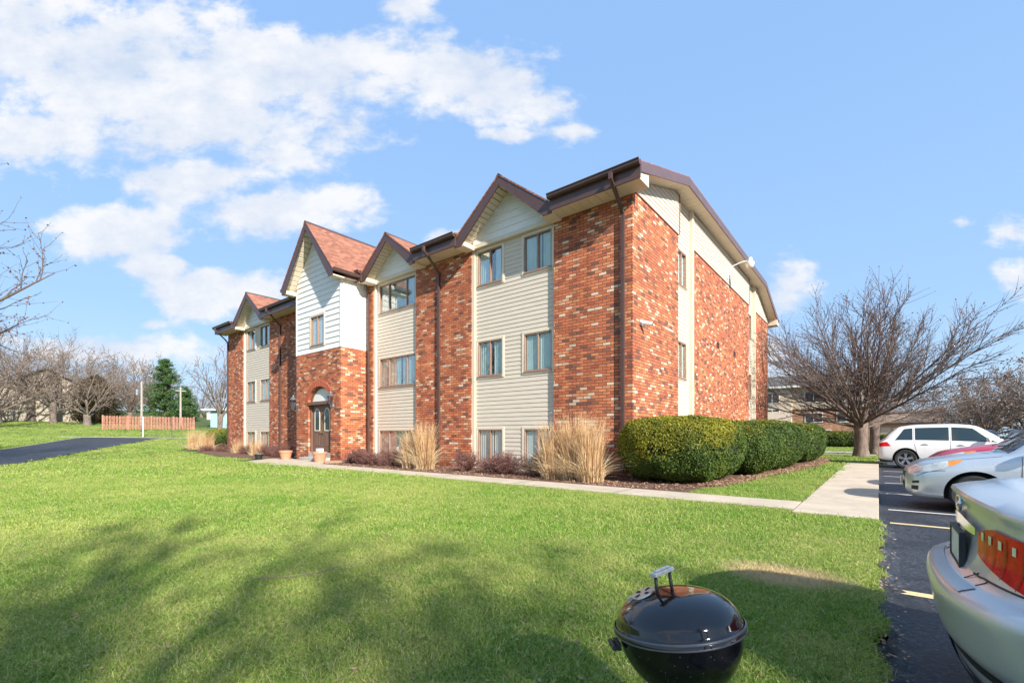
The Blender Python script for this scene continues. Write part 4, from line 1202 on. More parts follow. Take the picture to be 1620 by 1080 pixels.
# ---------------------------------------------------------------- lawn blades (instanced clumps on points)
def blade_mat():
    m = NT('grass_blade'); p = m.pos()
    n1 = m.noise(p, .30, 4, .6); n2 = m.noise(p, 2.2, 6, .75); n3 = m.noise(p, 48, 3, .85)
    g1 = m.ramp(n3, [(.34, (.032, .125, .013)), (.50, (.155, .335, .030)), (.64, (.48, .60, .12))])
    g2 = m.ramp(n3, [(.34, (.12, .22, .026)), (.5, (.39, .46, .09)), (.64, (.80, .74, .31))])
    k = m.math('ADD', m.math('MULTIPLY', n1, .55), m.math('MULTIPLY', n2, .6))
    f = m.new('ShaderNodeMapRange'); m.link(k, f.inputs[0]); f.inputs[1].default_value = .46; f.inputs[2].default_value = .68; f.inputs[4].default_value = .9
    c = m.mix(f.outputs[0], g1, g2)
    # the worn straw patch beside the asphalt
    d = m.new('ShaderNodeVectorMath', operation='SUBTRACT'); m.link(p, d.inputs[0]); d.inputs[1].default_value = (-.62, 4.42, 0)
    s = m.stretch(d.outputs[0], (2.0, 2.8, 0)); ln = m.new('ShaderNodeVectorMath', operation='LENGTH'); m.link(s, ln.inputs[0])
    pf = m.math('ADD', ln.outputs['Value'], m.math('MULTIPLY', m.math('SUBTRACT', n2, .5), 1.2))
    pm = m.new('ShaderNodeMapRange'); m.link(pf, pm.inputs[0]); pm.inputs[1].default_value = .55; pm.inputs[2].default_value = 1.15; pm.inputs[3].default_value = .95; pm.inputs[4].default_value = 0
    c = m.mix(pm.outputs[0], c, (.74, .57, .33))
    m.done(c, .55); m.b.inputs['Specular IOR Level'].default_value = .3
    tl = m.new('ShaderNodeBsdfTranslucent'); m.link(c, tl.inputs[0])
    mx = m.new('ShaderNodeMixShader'); mx.inputs[0].default_value = .35
    m.link(m.b.outputs[0], mx.inputs[1]); m.link(tl.outputs[0], mx.inputs[2]); m.link(mx.outputs[0], m.out.inputs[0])
    return m.mat
M['blade'] = blade_mat()
M['deadblade'] = leafmat('dead_blade', (.40, .34, .15), (.62, .53, .28), 3, (.75, .66, .42), .3, 50)
def clump_coll(name, nb, rad, L, w, variants=5):
    c = bpy.data.collections.new(name)
    for v in range(variants):
        rng = np.random.default_rng(500 + v)
        a = rng.uniform(0, 6.283, nb); r = rad * np.sqrt(rng.random(nb))
        P = np.stack([r * np.cos(a), r * np.sin(a), np.full(nb, -.005)], 1); a2 = rng.uniform(0, 6.283, nb)
        D = np.stack([np.cos(a2), np.sin(a2), np.zeros(nb)], 1)
        V, F = ribbon_batch(rng, P, D, L * rng.uniform(.5, 1.2, nb), rng.uniform(.1, 1.7, nb), np.full(nb, w), 2, 1.)
        me = bpy.data.meshes.new('tuft'); me.from_pydata(V.tolist(), [], F.tolist()); me.materials.append(M['blade']); me.materials.append(M['deadblade'])
        me.polygons.foreach_set('material_index', [1 if (i % nb) % 11 == 0 else 0 for i in range(len(F))])
        c.objects.link(bpy.data.objects.new('tuft', me))
    return c
def on_hard(X, Y):
    m = X > -.02 + .03 * np.sin(Y * 9)
    m |= (X > -1.07) & (Y > 8.14) & (Y < 24.4)
    m |= (Y > 8.40 + .0 * X) & (Y < 9.5) & (X > -23.6) & (X <= -1.0) & (Y > 8.42 + .008 * (-X) * (X < -4))
    m |= (Y > 9.3) & (Y < 33) & (X < -3.0) & (X > -34.9)
    m |= (X < -20) & (X > -23.8) & (Y > 8.2)& (Y < 12)
    m |= (Y > 33.5) & (Y < 35.5)
    m |= (Y > 37.3) & (Y < 41.1)
    bx = np.interp(Y, [9.5, 12, 16, 20, 25, 28.6], [-3.15, -2.75, -2.35, -1.9, -1.75, -2.2]); m |= (X < bx) & (Y > 9.4) & (Y < 28.6) & (X > -6)
    yn = np.interp(-X, [16, 26.6, 34.2, 41, 47.1], [-2.9, 1.4, 4.7, 7.9, 11.3]); yf = np.interp(-X, [24, 37.1, 41.6, 46, 48.6], [-4., 1.9, 3.7, 5.4, 6.6], left=-9)
    m |= (X < -16) & (X > -48.9) & (Y < yn + .1) & (Y > np.where(X > -24, -5, yf) - .1)
    return m
def scatter(name, coll, X, Y, seed, smin, smax):
    Z = np.interp(-X, [28 + i for i in range(76)], [hh(-28 - i) for i in range(76)])
    me = bpy.data.meshes.new(name); me.vertices.add(len(X)); me.vertices.foreach_set('co', np.stack([X, Y, Z], 1).astype(np.float32).ravel())
    o = bpy.data.objects.new(name, me); COL.objects.link(o); tag(o, 'short green lawn grass with dry yellow flecks around the building', 'grass', kind='stuff')
    ng = bpy.data.node_groups.new(name, 'GeometryNodeTree')
    ng.interface.new_socket('Geometry', in_out='INPUT', socket_type='NodeSocketGeometry'); ng.interface.new_socket('Geometry', in_out='OUTPUT', socket_type='NodeSocketGeometry')
    n = ng.nodes; l = ng.links
    gi = n.new('NodeGroupInput'); go = n.new('NodeGroupOutput'); ci = n.new('GeometryNodeCollectionInfo'); ci.inputs['Collection'].default_value = coll
    ci.inputs['Separate Children'].default_value = True; ci.inputs['Reset Children'].default_value = True
    ip = n.new('GeometryNodeInstanceOnPoints'); ip.inputs['Pick Instance'].default_value = True
    m2p = n.new('GeometryNodeMeshToPoints'); l.new(gi.outputs[0], m2p.inputs[0]); l.new(m2p.outputs[0], ip.inputs['Points']); l.new(ci.outputs[0], ip.inputs['Instance'])
    rv = n.new('FunctionNodeRandomValue'); rv.data_type = 'FLOAT_VECTOR'; rv.inputs[0].default_value = (-.12, -.12, 0); rv.inputs[1].default_value = (.12, .12, 6.283)
    l.new(rv.outputs[0], ip.inputs['Rotation'])
    rs = n.new('FunctionNodeRandomValue'); rs.data_type = 'FLOAT'; rs.inputs[2].default_value = smin; rs.inputs[3].default_value = smax; l.new(rs.outputs[1], ip.inputs['Scale'])
    l.new(ip.outputs[0], go.inputs[0])
    md = o.modifiers.new('scatter', 'NODES'); md.node_group = ng
    return o
def polar_pts(n, d0, d1, seed, u0=-1.35, u1=1.0, pw=1.):
    """points over the lawn in a fan that covers the view and a margin round it"""
    rng = np.random.default_rng(seed)
    t = rng.random(n); d = (d0 ** (2 - pw) + t * (d1 ** (2 - pw) - d0 ** (2 - pw))) ** (1 / (2 - pw)) if pw != 2 else d0 * (d1 / d0) ** t
    u = rng.uniform(u0, u1, n); xc = u * d
    X = CA * xc - SA * d; Y = SA * xc + CA * d
    k = ~on_hard(X, Y)
    return X[k], Y[k]
cA = clump_coll('tufts_near', 34, .055, .056, .0023)
cB = clump_coll('tufts_mid', 40, .11, .058, .0040)
cC = clump_coll('tufts_far', 44, .26, .075, .010)
X, Y = polar_pts(42000, 1.2, 5.5, 1, pw=.6); scatter('lawn_grass', cA, X, Y, 1, .7, 1.25)
X, Y = polar_pts(42000, 5.2, 13., 2, pw=.8); scatter('lawn_grass', cB, X, Y, 2, .7, 1.25)
X, Y = polar_pts(42000, 12.5, 56., 3, u0=-1.3, u1=.98, pw=1.2); scatter('lawn_grass', cC, X, Y, 3, .7, 1.25)
# leaf litter 
def litter(name, label, n, region, seed, size, mat):
    rng = np.random.default_rng(seed); P = region(rng, n)
    V, F = leafcloud(rng, P, np.tile([0, 0, 1.5], (len(P), 1)), size, .6, .5)
    o = npobj(name, V, F, mat); tag(o, label, 'leaves', kind='stuff')
M['leaf_brown'] = leafmat('dead_leaf', (.22, .12, .07), (.48, .30, .20), 4, (.60, .42, .30), .2, 60)
def reg_edge(rng, n):
    y = rng.uniform(11, 28, n); bx = np.interp(y, [9.5, 12, 16, 20, 25, 28.6], [-3.15, -2.75, -2.35, -1.9, -1.75, -2.2])
    return np.stack([bx - np.abs(rng.normal(0, .25, n)) + .12, y, rng.uniform(.025, .06, n)], 1)
litter('leaf_litter', 'dry brown leaves gathered along the foot of the hedges', 9000, reg_edge, 5, .035, M['leaf_brown'])
def reg_bed(rng, n): return np.stack([rng.uniform(-18, -3.2, n), rng.uniform(9.6, 12.0, n), rng.uniform(.025, .05, n)], 1)
litter('leaf_litter', 'dry leaves scattered over the mulch bed at the front wall', 6000, reg_bed, 6, .028, M['leaf_brown'])
def reg_lawn(rng, n):
    d = 1.5 + 9 * rng.random(n) ** 1.3; u = rng.uniform(-1.3, .75, n); xc = u * d
    X = CA * xc - SA * d; Y = SA * xc + CA * d; k = ~on_hard(X, Y); return np.stack([X[k], Y[k], np.full(k.sum(), .045)], 1)
litter('leaf_litter', 'a few pale dead leaves lying on the lawn', 330, reg_lawn, 7, .014, M['leaf_brown'])
def reg_kerb(rng, n):
    return np.stack([rng.normal(.0, .07, n), rng.uniform(.5, 8.1, n), rng.uniform(-.0, .02, n)], 1)
litter('leaf_litter', 'bits of dead leaf along the edge of the asphalt', 500, reg_kerb, 8, .014, M['leaf_brown'])

sk = MB(); rr_s = random.Random(4); P_ = [(-3.95, 1.55, .04), (-3.75, 1.72, .055), (-3.66, 1.95, .05), (-3.66, 2.2, .06), (-3.6, 2.42, .05)]
sk.tube(P_, [.003, .0035, .003, .0025, .0015], 6); sk.tube([P_[1], (-4.38, 2.4, .07)], [.002, .001], 4)
o = obj('fallen_twig', sk, M['twigpale'], loc=P_[2]); tag(o, 'thin pale fallen twig lying on the shaded lawn', 'twig')
# ---------------------------------------------------------------- vehicles
def paint_mat(name, col, rough=.32, metallic=.75, fleck=True):
    m = NT(name); p = m.oc(); n = m.noise(p, 900, 1); n1 = m.noise(p, 2.2, 3)
    c = m.ramp(n, [(.3, tuple(v * .8 for v in col)), (.7, tuple(min(1, v * 1.15) for v in col))])
    c = m.mix(.35, c, m.ramp(n1, [(.3, .85), (.7, 1.05)]), 'MULTIPLY')
    r = m.math('MULTIPLY_ADD', m.noise(p, 6, 4), .14, rough - .07)
    m.done(c, r, None, metallic)
    m.b.inputs['Coat Weight'].default_value = .45; m.b.inputs['Coat Roughness'].default_value = .05
    return m.mat
M['silver'] = paint_mat('silver_paint', (.64, .65, .64), .36, .45); M['silver2'] = paint_mat('silver_blue_paint', (.60, .64, .66), .3, .55)
M['whitepaint'] = paint_mat('white_paint', (.78, .77, .75), .35, .0); M['redpaint'] = paint_mat('red_paint', (.62, .02, .045), .3, .15)
M['darkblue'] = paint_mat('dark_blue_paint', (.02, .03, .055), .3, .3); M['blackpaint'] = paint_mat('black_paint', (.02, .02, .022), .3, .2)
M['rubber'] = simple('rubber', (.022, .022, .023), .8, .2, 20, .1); M['blackpl'] = simple('black_plastic', (.025, .025, .027), .55)
M['chrome'] = simple('chrome', (.75, .76, .78), .12, .03, metallic=1); M['alloy'] = simple('alloy', (.48, .48, .48), .3, .08, metallic=.9)
M['redlens'] = simple('red_lens', (.66, .006, .010), .10, .4, 14, .15, 40, Specular_IOR_Level=.22); M['amber'] = simple('amber_lens', (.70, .26, .04), .12, .15, 12)
M['clearlens'] = simple('clear_lens', (.62, .62, .55), .08, .3, 9, .2, 30); M['clearlens'].node_tree.nodes['Principled BSDF'].inputs['Metallic'].default_value = .35
m_ = NT('car_glass'); m_.done((.02, .035, .038), .03, None, 0.); m_.b.inputs['Specular IOR Level'].default_value = .9; M['carglass'] = m_.mat

def herm(xs, ys, x):
    """monotone cubic interpolation"""
    n = len(xs); 
    if x <= xs[0]: return ys[0]
    if x >= xs[-1]: return ys[-1]
    k = 0
    while x > xs[k + 1]: k += 1
    d = [(ys[i + 1] - ys[i]) / (xs[i + 1] - xs[i]) for i in range(n - 1)]
    def m(i):
        if i == 0: return d[0]
        if i == n - 1: return d[-1]
        if d[i - 1] * d[i] <= 0: return 0
        return 2 * d[i - 1] * d[i] / (d[i - 1] + d[i])
    h = xs[k + 1] - xs[k]; t = (x - xs[k]) / h
    return (2 * t**3 - 3 * t**2 + 1) * ys[k] + (t**3 - 2 * t**2 + t) * h * m(k) + (-2 * t**3 + 3 * t**2) * ys[k + 1] + (t**3 - t**2) * h * m(k + 1)

class Shell:
    """car skin: stations (x, w, zb, zs, ws, wt, zt) measured from one end"""
    def __init__(s, st): s.st = st; s.xs = [r[0] for r in st]; s.cols = list(zip(*st))
    def par(s, x): return [herm(s.xs, s.cols[i], x) for i in range(1, 7)]
    SP = [0, .14, .20, .34, .46, .54, .80, .88, 1.]
    def pt(s, x, u, off=0.):
        def P(x, u):
            w, zb, zs, ws, wt, zt = s.par(x)
            cp = [(0, zb), (.82 * w, zb), (.955 * w, zb + .06), (w, zb + .42 * (zs - zb)), (.99 * w, zb + .8 * (zs - zb)), (ws, zs), (wt, zt - .045), (.80 * wt, zt - .006), (0, zt + .02)]
            return (x, herm(s.SP, [c[0] for c in cp], u) if False else s._i(cp, u, 0), s._i(cp, u, 1))
        p = Vector(P(x, u))
        if off:
            e = .004
            a = Vector(P(min(x + e, s.xs[-1]), u)) - Vector(P(max(x - e, s.xs[0]), u)); b = Vector(P(x, min(u + e, 1))) - Vector(P(x, max(u - e, 0)))
            n = b.cross(a)
            if n.length > 1e-12: n.normalize(); p = p + n * off
        return p
    def _i(s, cp, u, c):
        SP = s.SP; k = 0
        if u >= 1: return cp[-1][c]
        while u > SP[k + 1]: k += 1
        t = (u - SP[k]) / (SP[k + 1] - SP[k])
        def g(i): return cp[max(0, min(len(cp) - 1, i))][c]
        # Catmull-Rom with tension, crisp at shoulder and roof edge
        lin = g(k) * (1 - t) + g(k + 1) * t
        cr = .5 * (2 * g(k) + (g(k + 1) - g(k - 1)) * t + (2 * g(k - 1) - 5 * g(k) + 4 * g(k + 1) - g(k + 2)) * t * t + (3 * g(k) - g(k - 1) - 3 * g(k + 1) + g(k + 2)) * t**3)
        wgt = .15 if k in (5,) else (.45 if k in (4, 6) else .7)
        return lin * (1 - wgt) + cr * wgt
    def body(s, nx=70, nu=36):
        x0, x1 = s.xs[0], s.xs[-1]
        rows = []
        for i in range(nx + 1):
            t = i / nx; x = x0 + (x1 - x0) * (t + .0 - .06 * math.sin(4 * math.pi * t) * .0)
            # finer stations at both ends
            x = x0 + (x1 - x0) * (.5 - .5 * math.cos(math.pi * t)) * .5 + (x1 - x0) * t * .5
            h = [s.pt(x, j / nu) for j in range(nu + 1)]
            ring = [tuple(p) for p in h] + [(p.x, -p.y, p.z) for p in reversed(h[1:-1])]
            rows.append(ring)
        mb = MB(); mb.grid(rows, close=True)
        m = len(rows[0]); n = len(rows)
        mb.f.append(tuple(range(m - 1, -1, -1))); mb.m.append(0)
        mb.f.append(tuple((n - 1) * m + j for j in range(m))); mb.m.append(0)
        return mb
    def patch(s, xa, xb, ua, ub, side, off=.004, nx=14, nu=8, mb=None):
        """xa,xb: numbers or functions of t in 0..1 (t runs ua->ub)"""
        mb = mb or MB(); fa = xa if callable(xa) else (lambda t: xa); fb = xb if callable(xb) else (lambda t: xb)
        rows = []
        for j in range(nu + 1):
            t = j / nu; u = ua + (ub - ua) * t
            r = []
            for i in range(nx + 1):
                x = fa(t) + (fb(t) - fa(t)) * i / nx
                p = s.pt(x, u, off); r.append((p.x, p.y * side, p.z))
            rows.append(r)
        mb.grid(rows)
        return mb

def cut_arches(o, cyl, wm):
    """wheel arches cut out of the body"""
    for (cx, cz, r, y0, y1) in cyl:
        mb = MB(); k = 40
        mb.prism([(cx + r * math.cos(2 * math.pi * i / k), cz + r * math.sin(2 * math.pi * i / k)) for i in range(k)], 'y', y0, y1)
        me = bpy.data.meshes.new('c'); me.from_pydata(mb.v, [], mb.f); me.materials.append(wm)
        bm = bmesh.new(); bm.from_mesh(me); bmesh.ops.recalc_face_normals(bm, faces=bm.faces); bm.to_mesh(me); bm.free()
        c = bpy.data.objects.new('c', me); COL.objects.link(c)
        c.parent = o.parent
        md = o.modifiers.new('b', 'BOOLEAN'); md.operation = 'DIFFERENCE'; md.solver = 'EXACT'; md.object = c
        try: md.material_mode = 'TRANSFER'
        except Exception: pass
        bpy.context.view_layer.update()
        dg = bpy.context.evaluated_depsgraph_get()
        nm = bpy.data.meshes.new_from_object(o.evaluated_get(dg)); o.modifiers.clear()
        old = o.data; o.data = nm
        bpy.data.objects.remove(c); bpy.data.meshes.remove(old)
    o.data.polygons.foreach_set('use_smooth', [True] * len(o.data.polygons)); o.data.set_sharp_from_angle(angle=R(42))

def fixn(o):
    bm = bmesh.new(); bm.from_mesh(o.data); bmesh.ops.remove_doubles(bm, verts=bm.verts, dist=1e-5); bmesh.ops.recalc_face_normals(bm, faces=bm.faces); bm.to_mesh(o.data); bm.free()

def wheel(root, x, y, r, wdt, side, spokes=5, rimmat='alloy', split=True):
    mb = MB(); w2 = wdt / 2; k = 36
    prof = [(r * .66, -w2 * .9), (r * .9, -w2), (r * .97, -w2 * .8), (r, -w2 * .5), (r, w2 * .5), (r * .97, w2 * .8), (r * .9, w2), (r * .66, w2 * .9)]
    rows = [[(x + q * math.cos(2 * math.pi * j / k), y + d, r + q * math.sin(2 * math.pi * j / k)) for j in range(k)] for q, d in prof]
    mb.grid(rows, close=True)
    t = obj('wheel', mb, M['rubber'], root, local=True, smooth=True, angle=40)
    rb = MB(); yo = y + side * w2 * .72
    prof = [(r * .68, y + side * w2 * .9), (r * .63, y + side * w2 * .85), (r * .61, y + side * w2 * .1)]
    rb.grid([[(x + q * math.cos(2 * math.pi * j / k), d, r + q * math.sin(2 * math.pi * j / k)) for j in range(k)] for q, d in prof], close=True)
    for i in range(spokes):
        for da in ((-.14, .14) if split else (0,)):
            a = 2 * math.pi * i / spokes + .3; a2 = a + da
            c0 = Vector((x + r * .10 * math.cos(a), yo, r + r * .10 * math.sin(a))); c1 = Vector((x + r * .64 * math.cos(a2), yo + side * .01, r + r * .64 * math.sin(a2)))
            dv = (c1 - c0).normalized(); nn = Vector((-dv.z, 0, dv.x)); h0, h1 = (.028, .02) if split else (.05, .035)
            vs = []
            for c, h in ((c0, h0), (c1, h1)):
                for sg in (-1, 1):
                    for dy in (0, -side * .03): vs.append(tuple(c + nn * h * sg + Vector((0, dy, 0))))
            rb.add(vs, [(0, 2, 6, 4), (1, 5, 7, 3), (0, 4, 5, 1), (2, 3, 7, 6)])
    rb.grid([[(x + q * math.cos(2 * math.pi * j / 16), d, r + q * math.sin(2 * math.pi * j / 16)) for j in range(16)] for q, d in ((r * .17, yo - side * .02), (r * .15, yo + side * .012), (.001, yo + side * .016))], close=True)
    obj('rim', rb, M[rimmat], t, local=True, smooth=True, angle=30)
    bk = MB(); bk.grid([[(x + q * math.cos(2 * math.pi * j / k), y + side * w2 * .15, r + q * math.sin(2 * math.pi * j / k)) for j in range(k)] for q in (r * .62, .001)], close=True)
    obj('brake', bk, M['blackpl'], t, local=True)
    return t

def seam(shell, root, pts, side, name='door_seam', w=.004):
    """thin dark groove lying on the skin: pts (x,u)"""
    mb = MB(); P = []
    for (xa, ua), (xb, ub) in zip(pts[:-1], pts[1:]):
        n = max(2, int(max(abs(xb - xa) / .06, abs(ub - ua) / .03)))
        for i in range(n): P.append((xa + (xb - xa) * i / n, ua + (ub - ua) * i / n))
    P.append(pts[-1])
    V3 = []
    for x, u in P:
        p = shell.pt(x, u, .0015); V3.append((p.x, p.y * side, p.z))
    mb.tube(V3, w, 4)
    return obj(name, mb, M['blackpl'], root, local=True)

# ---- white SUV
def suv(loc, rz_, label, paint, cat='car', arches=True, name='parked_suv'):
    root = empty(name, loc, label, cat, None, rz_)
    S = Shell([(0, .78, .42, .93, .74, .66, .95), (.04, .87, .38, .99, .83, .72, 1.02), (.16, .925, .33, 1.04, .88, .75, 1.13), (.42, .95, .29, 1.07, .90, .72, 1.42), (.72, .965, .27, 1.08, .91, .70, 1.62),
               (1.3, .97, .27, 1.08, .91, .69, 1.70), (2.3, .97, .27, 1.06, .91, .69, 1.72), (2.95, .97, .27, 1.04, .91, .69, 1.66), (3.45, .97, .27, 1.03, .90, .70, 1.38), (3.85, .965, .27, 1.02, .88, .77, 1.12),
               (4.3, .945, .29, .98, .84, .74, 1.04), (4.62, .87, .33, .88, .74, .64, .92), (4.76, .74, .36, .76, .62, .54, .79), (4.80, .60, .42, .68, .5, .45, .70)])
    b = obj('body', S.body(), M[paint], root, local=True); fixn(b)
    if arches: cut_arches(b, [(.90, .38, .43, -1.2, -.55), (.90, .38, .43, .55, 1.2), (3.82, .38, .43, -1.2, -.55), (3.82, .38, .43, .55, 1.2)], M['blackpl'])
    else: b.data.polygons.foreach_set('use_smooth', [True] * len(b.data.polygons))
    for s in (-1, 1):
        for x in (.90, 3.82): wheel(root, x, s * .84, .37, .25, s)
        for xa, xb, cut0, cut1 in ((.55, 1.12, .30, 0), (1.20, 2.22, 0, 0), (2.30, 3.62, 0, -.72)):
            obj('side_window', S.patch(lambda t, xa=xa, c=cut0: xa + c * t, lambda t, xb=xb, c=cut1: xb + c * t, .555, .765, s), M['carglass'], root, local=True, smooth=True)
        obj('tail_light', S.patch(.045, lambda t: .42 - .12 * t, .44, .525, s, .008, mb=None), M['redlens'], root, local=True, smooth=True)
        obj('headlight', S.patch(4.45, 4.72, .46, .56, s, .006), M['clearlens'], root, local=True, smooth=True)
        seam(S, root, [(1.16, .77), (1.16, .50), (1.28, .30), (1.45, .20)], s); seam(S, root, [(2.26, .77), (2.26, .20)], s); seam(S, root, [(3.42, .54), (3.36, .2)], s); seam(S, root, [(1.45, .205), (3.36, .205)], s)
        for xh in (1.42, 2.48):
            h = MB(); p = S.pt(xh, .475, .02); q = S.pt(xh + .2, .475, .02)
            h.tube([(p.x, p.y * s, p.z), ((p.x + q.x) / 2, p.y * s + s * .012, p.z + .005), (q.x, q.y * s, q.z)], .014, 6); obj('door_handle', h, M['alloy'], root, local=True, smooth=True)
        mr_ = MB(); mr_.lathe([(.001, -.09), (.07, -.07), (.10, 0), (.09, .07), (.001, .10)], 0, 0, 12)
        mr_.v = [(3.32 + v[0] * .8, s * (1.02) + v[1] * 1.1, 1.13 + v[2]) for v in mr_.v]
        obj('side_mirror', mr_, M[paint], root, local=True, smooth=True)
        rr_ = MB(); rr_.tube([(.95, s * .66, 1.68), (1.1, s * .66, 1.735), (2.6, s * .66, 1.745), (2.8, s * .66, 1.70)], .014, 6); obj('roof_rail', rr_, M['blackpl'], root, local=True)
        arch_ = MB(); 
        for x in (.90, 3.82):
            pass
    obj('rear_window', S.patch(lambda t: .20, lambda t: .66, .84, 1.0, 1, .006), M['carglass'], root, local=True, smooth=True)
    obj('rear_window', S.patch(lambda t: .20, lambda t: .66, .84, 1.0, -1, .006), M['carglass'], root, local=True, smooth=True)
    for s in (-1, 1): obj('windshield', S.patch(3.0, 3.80, .83, 1.0, s, .006), M['carglass'], root, local=True, smooth=True)
    lo = MB(); lo.box(.06, .5, -.80, .80, .24, .36); obj('lower_bumper', lo, M['blackpl'], root, local=True, bevel=.03)
    ex = MB(); ex.tube([(-.03, -.55, .27), (.3, -.55, .27)], .045, 12); ex.tube([(-.03, .55, .27), (.3, .55, .27)], .045, 12); obj('exhaust', ex, M['chrome'], root, local=True)
    return root
sv = suv((-.02, 24.35, -.1), 0, 'white sport utility vehicle parked tail to the side walk, beyond the red car', 'whitepaint'); sv.scale = (.93, 1, 1)
dk = suv((5.9, 46.5, -.1), R(95), 'dark blue sport utility vehicle far across the parking lot behind the white car', 'darkblue', arches=False)
c = copy_tree(dk); c.location = (8.5, 46.3, -.1); c['label'] = 'second dark vehicle right of the far dark blue one, above the red bonnet'
c = copy_tree(dk); c.location = (3.4, 55., 0); c.rotation_euler = (0, 0, R(5)); c['label'] = 'dark vehicle on the far street behind the second tree trunk'

# ---- hatchbacks nose to the walk (silver and red)
def hatch(loc, label, paint, name='parked_hatchback', rz_=0):
    root = empty(name, loc, label, 'car', None, rz_)
    L = 4.3
    st = [(0, .50, .33, .60, .42, .36, .63), (.03, .62, .27, .67, .54, .46, .70), (.10, .73, .22, .72, .62, .54, .76), (.24, .815, .20, .78, .70, .60, .84), (.50, .865, .20, .85, .77, .67, .90), (.85, .885, .20, .90, .80, .70, .965), (1.20, .89, .20, .935, .82, .74, 1.02),
          (1.50, .89, .20, .96, .83, .70, 1.24), (1.95, .89, .2, .97, .83, .66, 1.46), (2.4, .89, .2, .98, .83, .64, 1.55), (3.2, .89, .2, 1.0, .83, .63, 1.54), (3.8, .88, .22, 1.01, .81, .61, 1.42), (4.12, .85, .27, .99, .78, .64, 1.1), (4.25, .8, .33, .9, .7, .6, .95), (4.3, .7, .4, .8, .6, .5, .84)]
    S = Shell(st)
    b = obj('body', S.body(84, 40), M[paint], root, local=True); fixn(b)
    cut_arches(b, [(.86, .32, .385, -1.2, -.5), (.86, .32, .385, .5, 1.2), (3.46, .32, .375, -1.2, -.5), (3.46, .32, .375, .5, 1.2)], M['blackpl'])
    for s in (-1, 1):
        for x in (.86, 3.46): wheel(root, x, s * .77, .32, .2, s, 6, split=False)
        hl = S.patch(lambda t: .065 + .13 * t + .03 * t * t, lambda t: .62 + .06 * math.sin(math.pi * t) , .475, .60, s, .007, 18, 8)
        hl = MB(); rows = []
        # almond shaped lamp: along x from nose to fender
        for j in range(9):
            t = j / 8; r = []
            for i in range(19):
                f = i / 18; x = .09 + .62 * f; uc = .50 + .045 * f; hw_ = .060 * (math.sin(math.pi * min(1, (f * .92 + .06))) ** .55)
                p = S.pt(x, uc + (t * 2 - 1) * hw_, .006); r.append((p.x, p.y * s, p.z))
            rows.append(r)
        a_ = [r[:14] for r in rows]; b_ = [r[13:] for r in rows]
        hl.grid(a_); h = obj('headlight', hl, M['clearlens'], root, local=True, smooth=True)
        am = MB(); am.grid(b_); obj('turn_signal', am, M['amber'], h, local=True, smooth=True)
        hb = MB(); p = S.pt(.22, .51, .0); hb.lathe([(.001, -.02), (.05, 0), (.055, .02), (.001, .03)], 0, 0, 12); hb.v = [(p.x + v[2], p.y * s + v[0] * .6, p.z + v[1]) for v in hb.v]
        for xa, xb, c0, c1 in ((1.42, 2.42, .55, 0), (2.5, 3.35, 0, 0), (3.42, 3.95, 0, -.25)):
            obj('side_window', S.patch(lambda t, xa=xa, c=c0: xa + c * t, lambda t, xb=xb, c=c1: xb + c * t, .555, .77, s), M['carglass'], root, local=True, smooth=True)
        seam(S, root, [(1.38, .54), (1.36, .2)], s); seam(S, root, [(2.46, .77), (2.46, .2)], s); seam(S, root, [(.50, .45), (.30, .46), (.13, .43)], s, 'bumper_seam')
        seam(S, root, [(.08, .60), (.3, .62), (.7, .63), (1.18, .70)], s, 'bonnet_seam', .003)
        mr_ = MB(); mr_.lathe([(.001, -.08), (.06, -.06), (.09, 0), (.08, .06), (.001, .09)], 0, 0, 12)
        mr_.v = [(1.62 + v[0] * .8, s * .98 + v[1] * 1.1, 1.05 + v[2]) for v in mr_.v]; obj('side_mirror', mr_, M[paint], root, local=True, smooth=True)
        fg = MB()
        for zz in (.30, .37):
            fg.box(.05, .12 + .05, s * .50, s * .66, zz, zz + .035)
        fl_ = S.patch(.075, .16, .27, .33, s, .005); obj('bumper_vent', fl_, M['blackpl'], root, local=True)
        fl_ = S.patch(.085, .17, .36, .385, s, .005); obj('bumper_vent', fl_, M['blackpl'], root, local=True)
        obj('windshield', S.patch(1.24, 1.98, .82, 1.0, s, .006), M['carglass'], root, local=True, smooth=True)
        wp = MB(); wp.tube([(1.20, s * .25, 1.115), (1.26, s * .5, 1.13), (1.30, s * .62, 1.14)], .010, 6); obj('wiper', wp, M['blackpl'], root, local=True)
        obj('tail_light', S.patch(4.02, 4.24, .46, .56, s, .006), M['redlens'], root, local=True)
    g = MB()
    for k in range(4): g.box(-.012, .03, -.36, .36, .545 + k * .028, .558 + k * .028)
    obj('grille', g, M['blackpl'], root, local=True)
    lg = MB(); lg.box(-.01, .05, -.40, .40, .33, .44); obj('lower_grille', lg, M['blackpl'], root, local=True, bevel=.01)
    np_ = MB(); np_.box(-.055, -.02, -.16, .16, .40, .53); obj('license_plate', np_, M['alloy'], root, local=True, bevel=.004)
    return root
hatch((.38, 11.45, -.1), 'silver hatchback parked nose to the walk with amber corner headlight', 'silver2')
rc = hatch((.85, 14.1, -.1), 'red car parked nose in between the silver hatchback and the white vehicle', 'redpaint', name='parked_car'); rc.scale = (1, 1, 1.10)

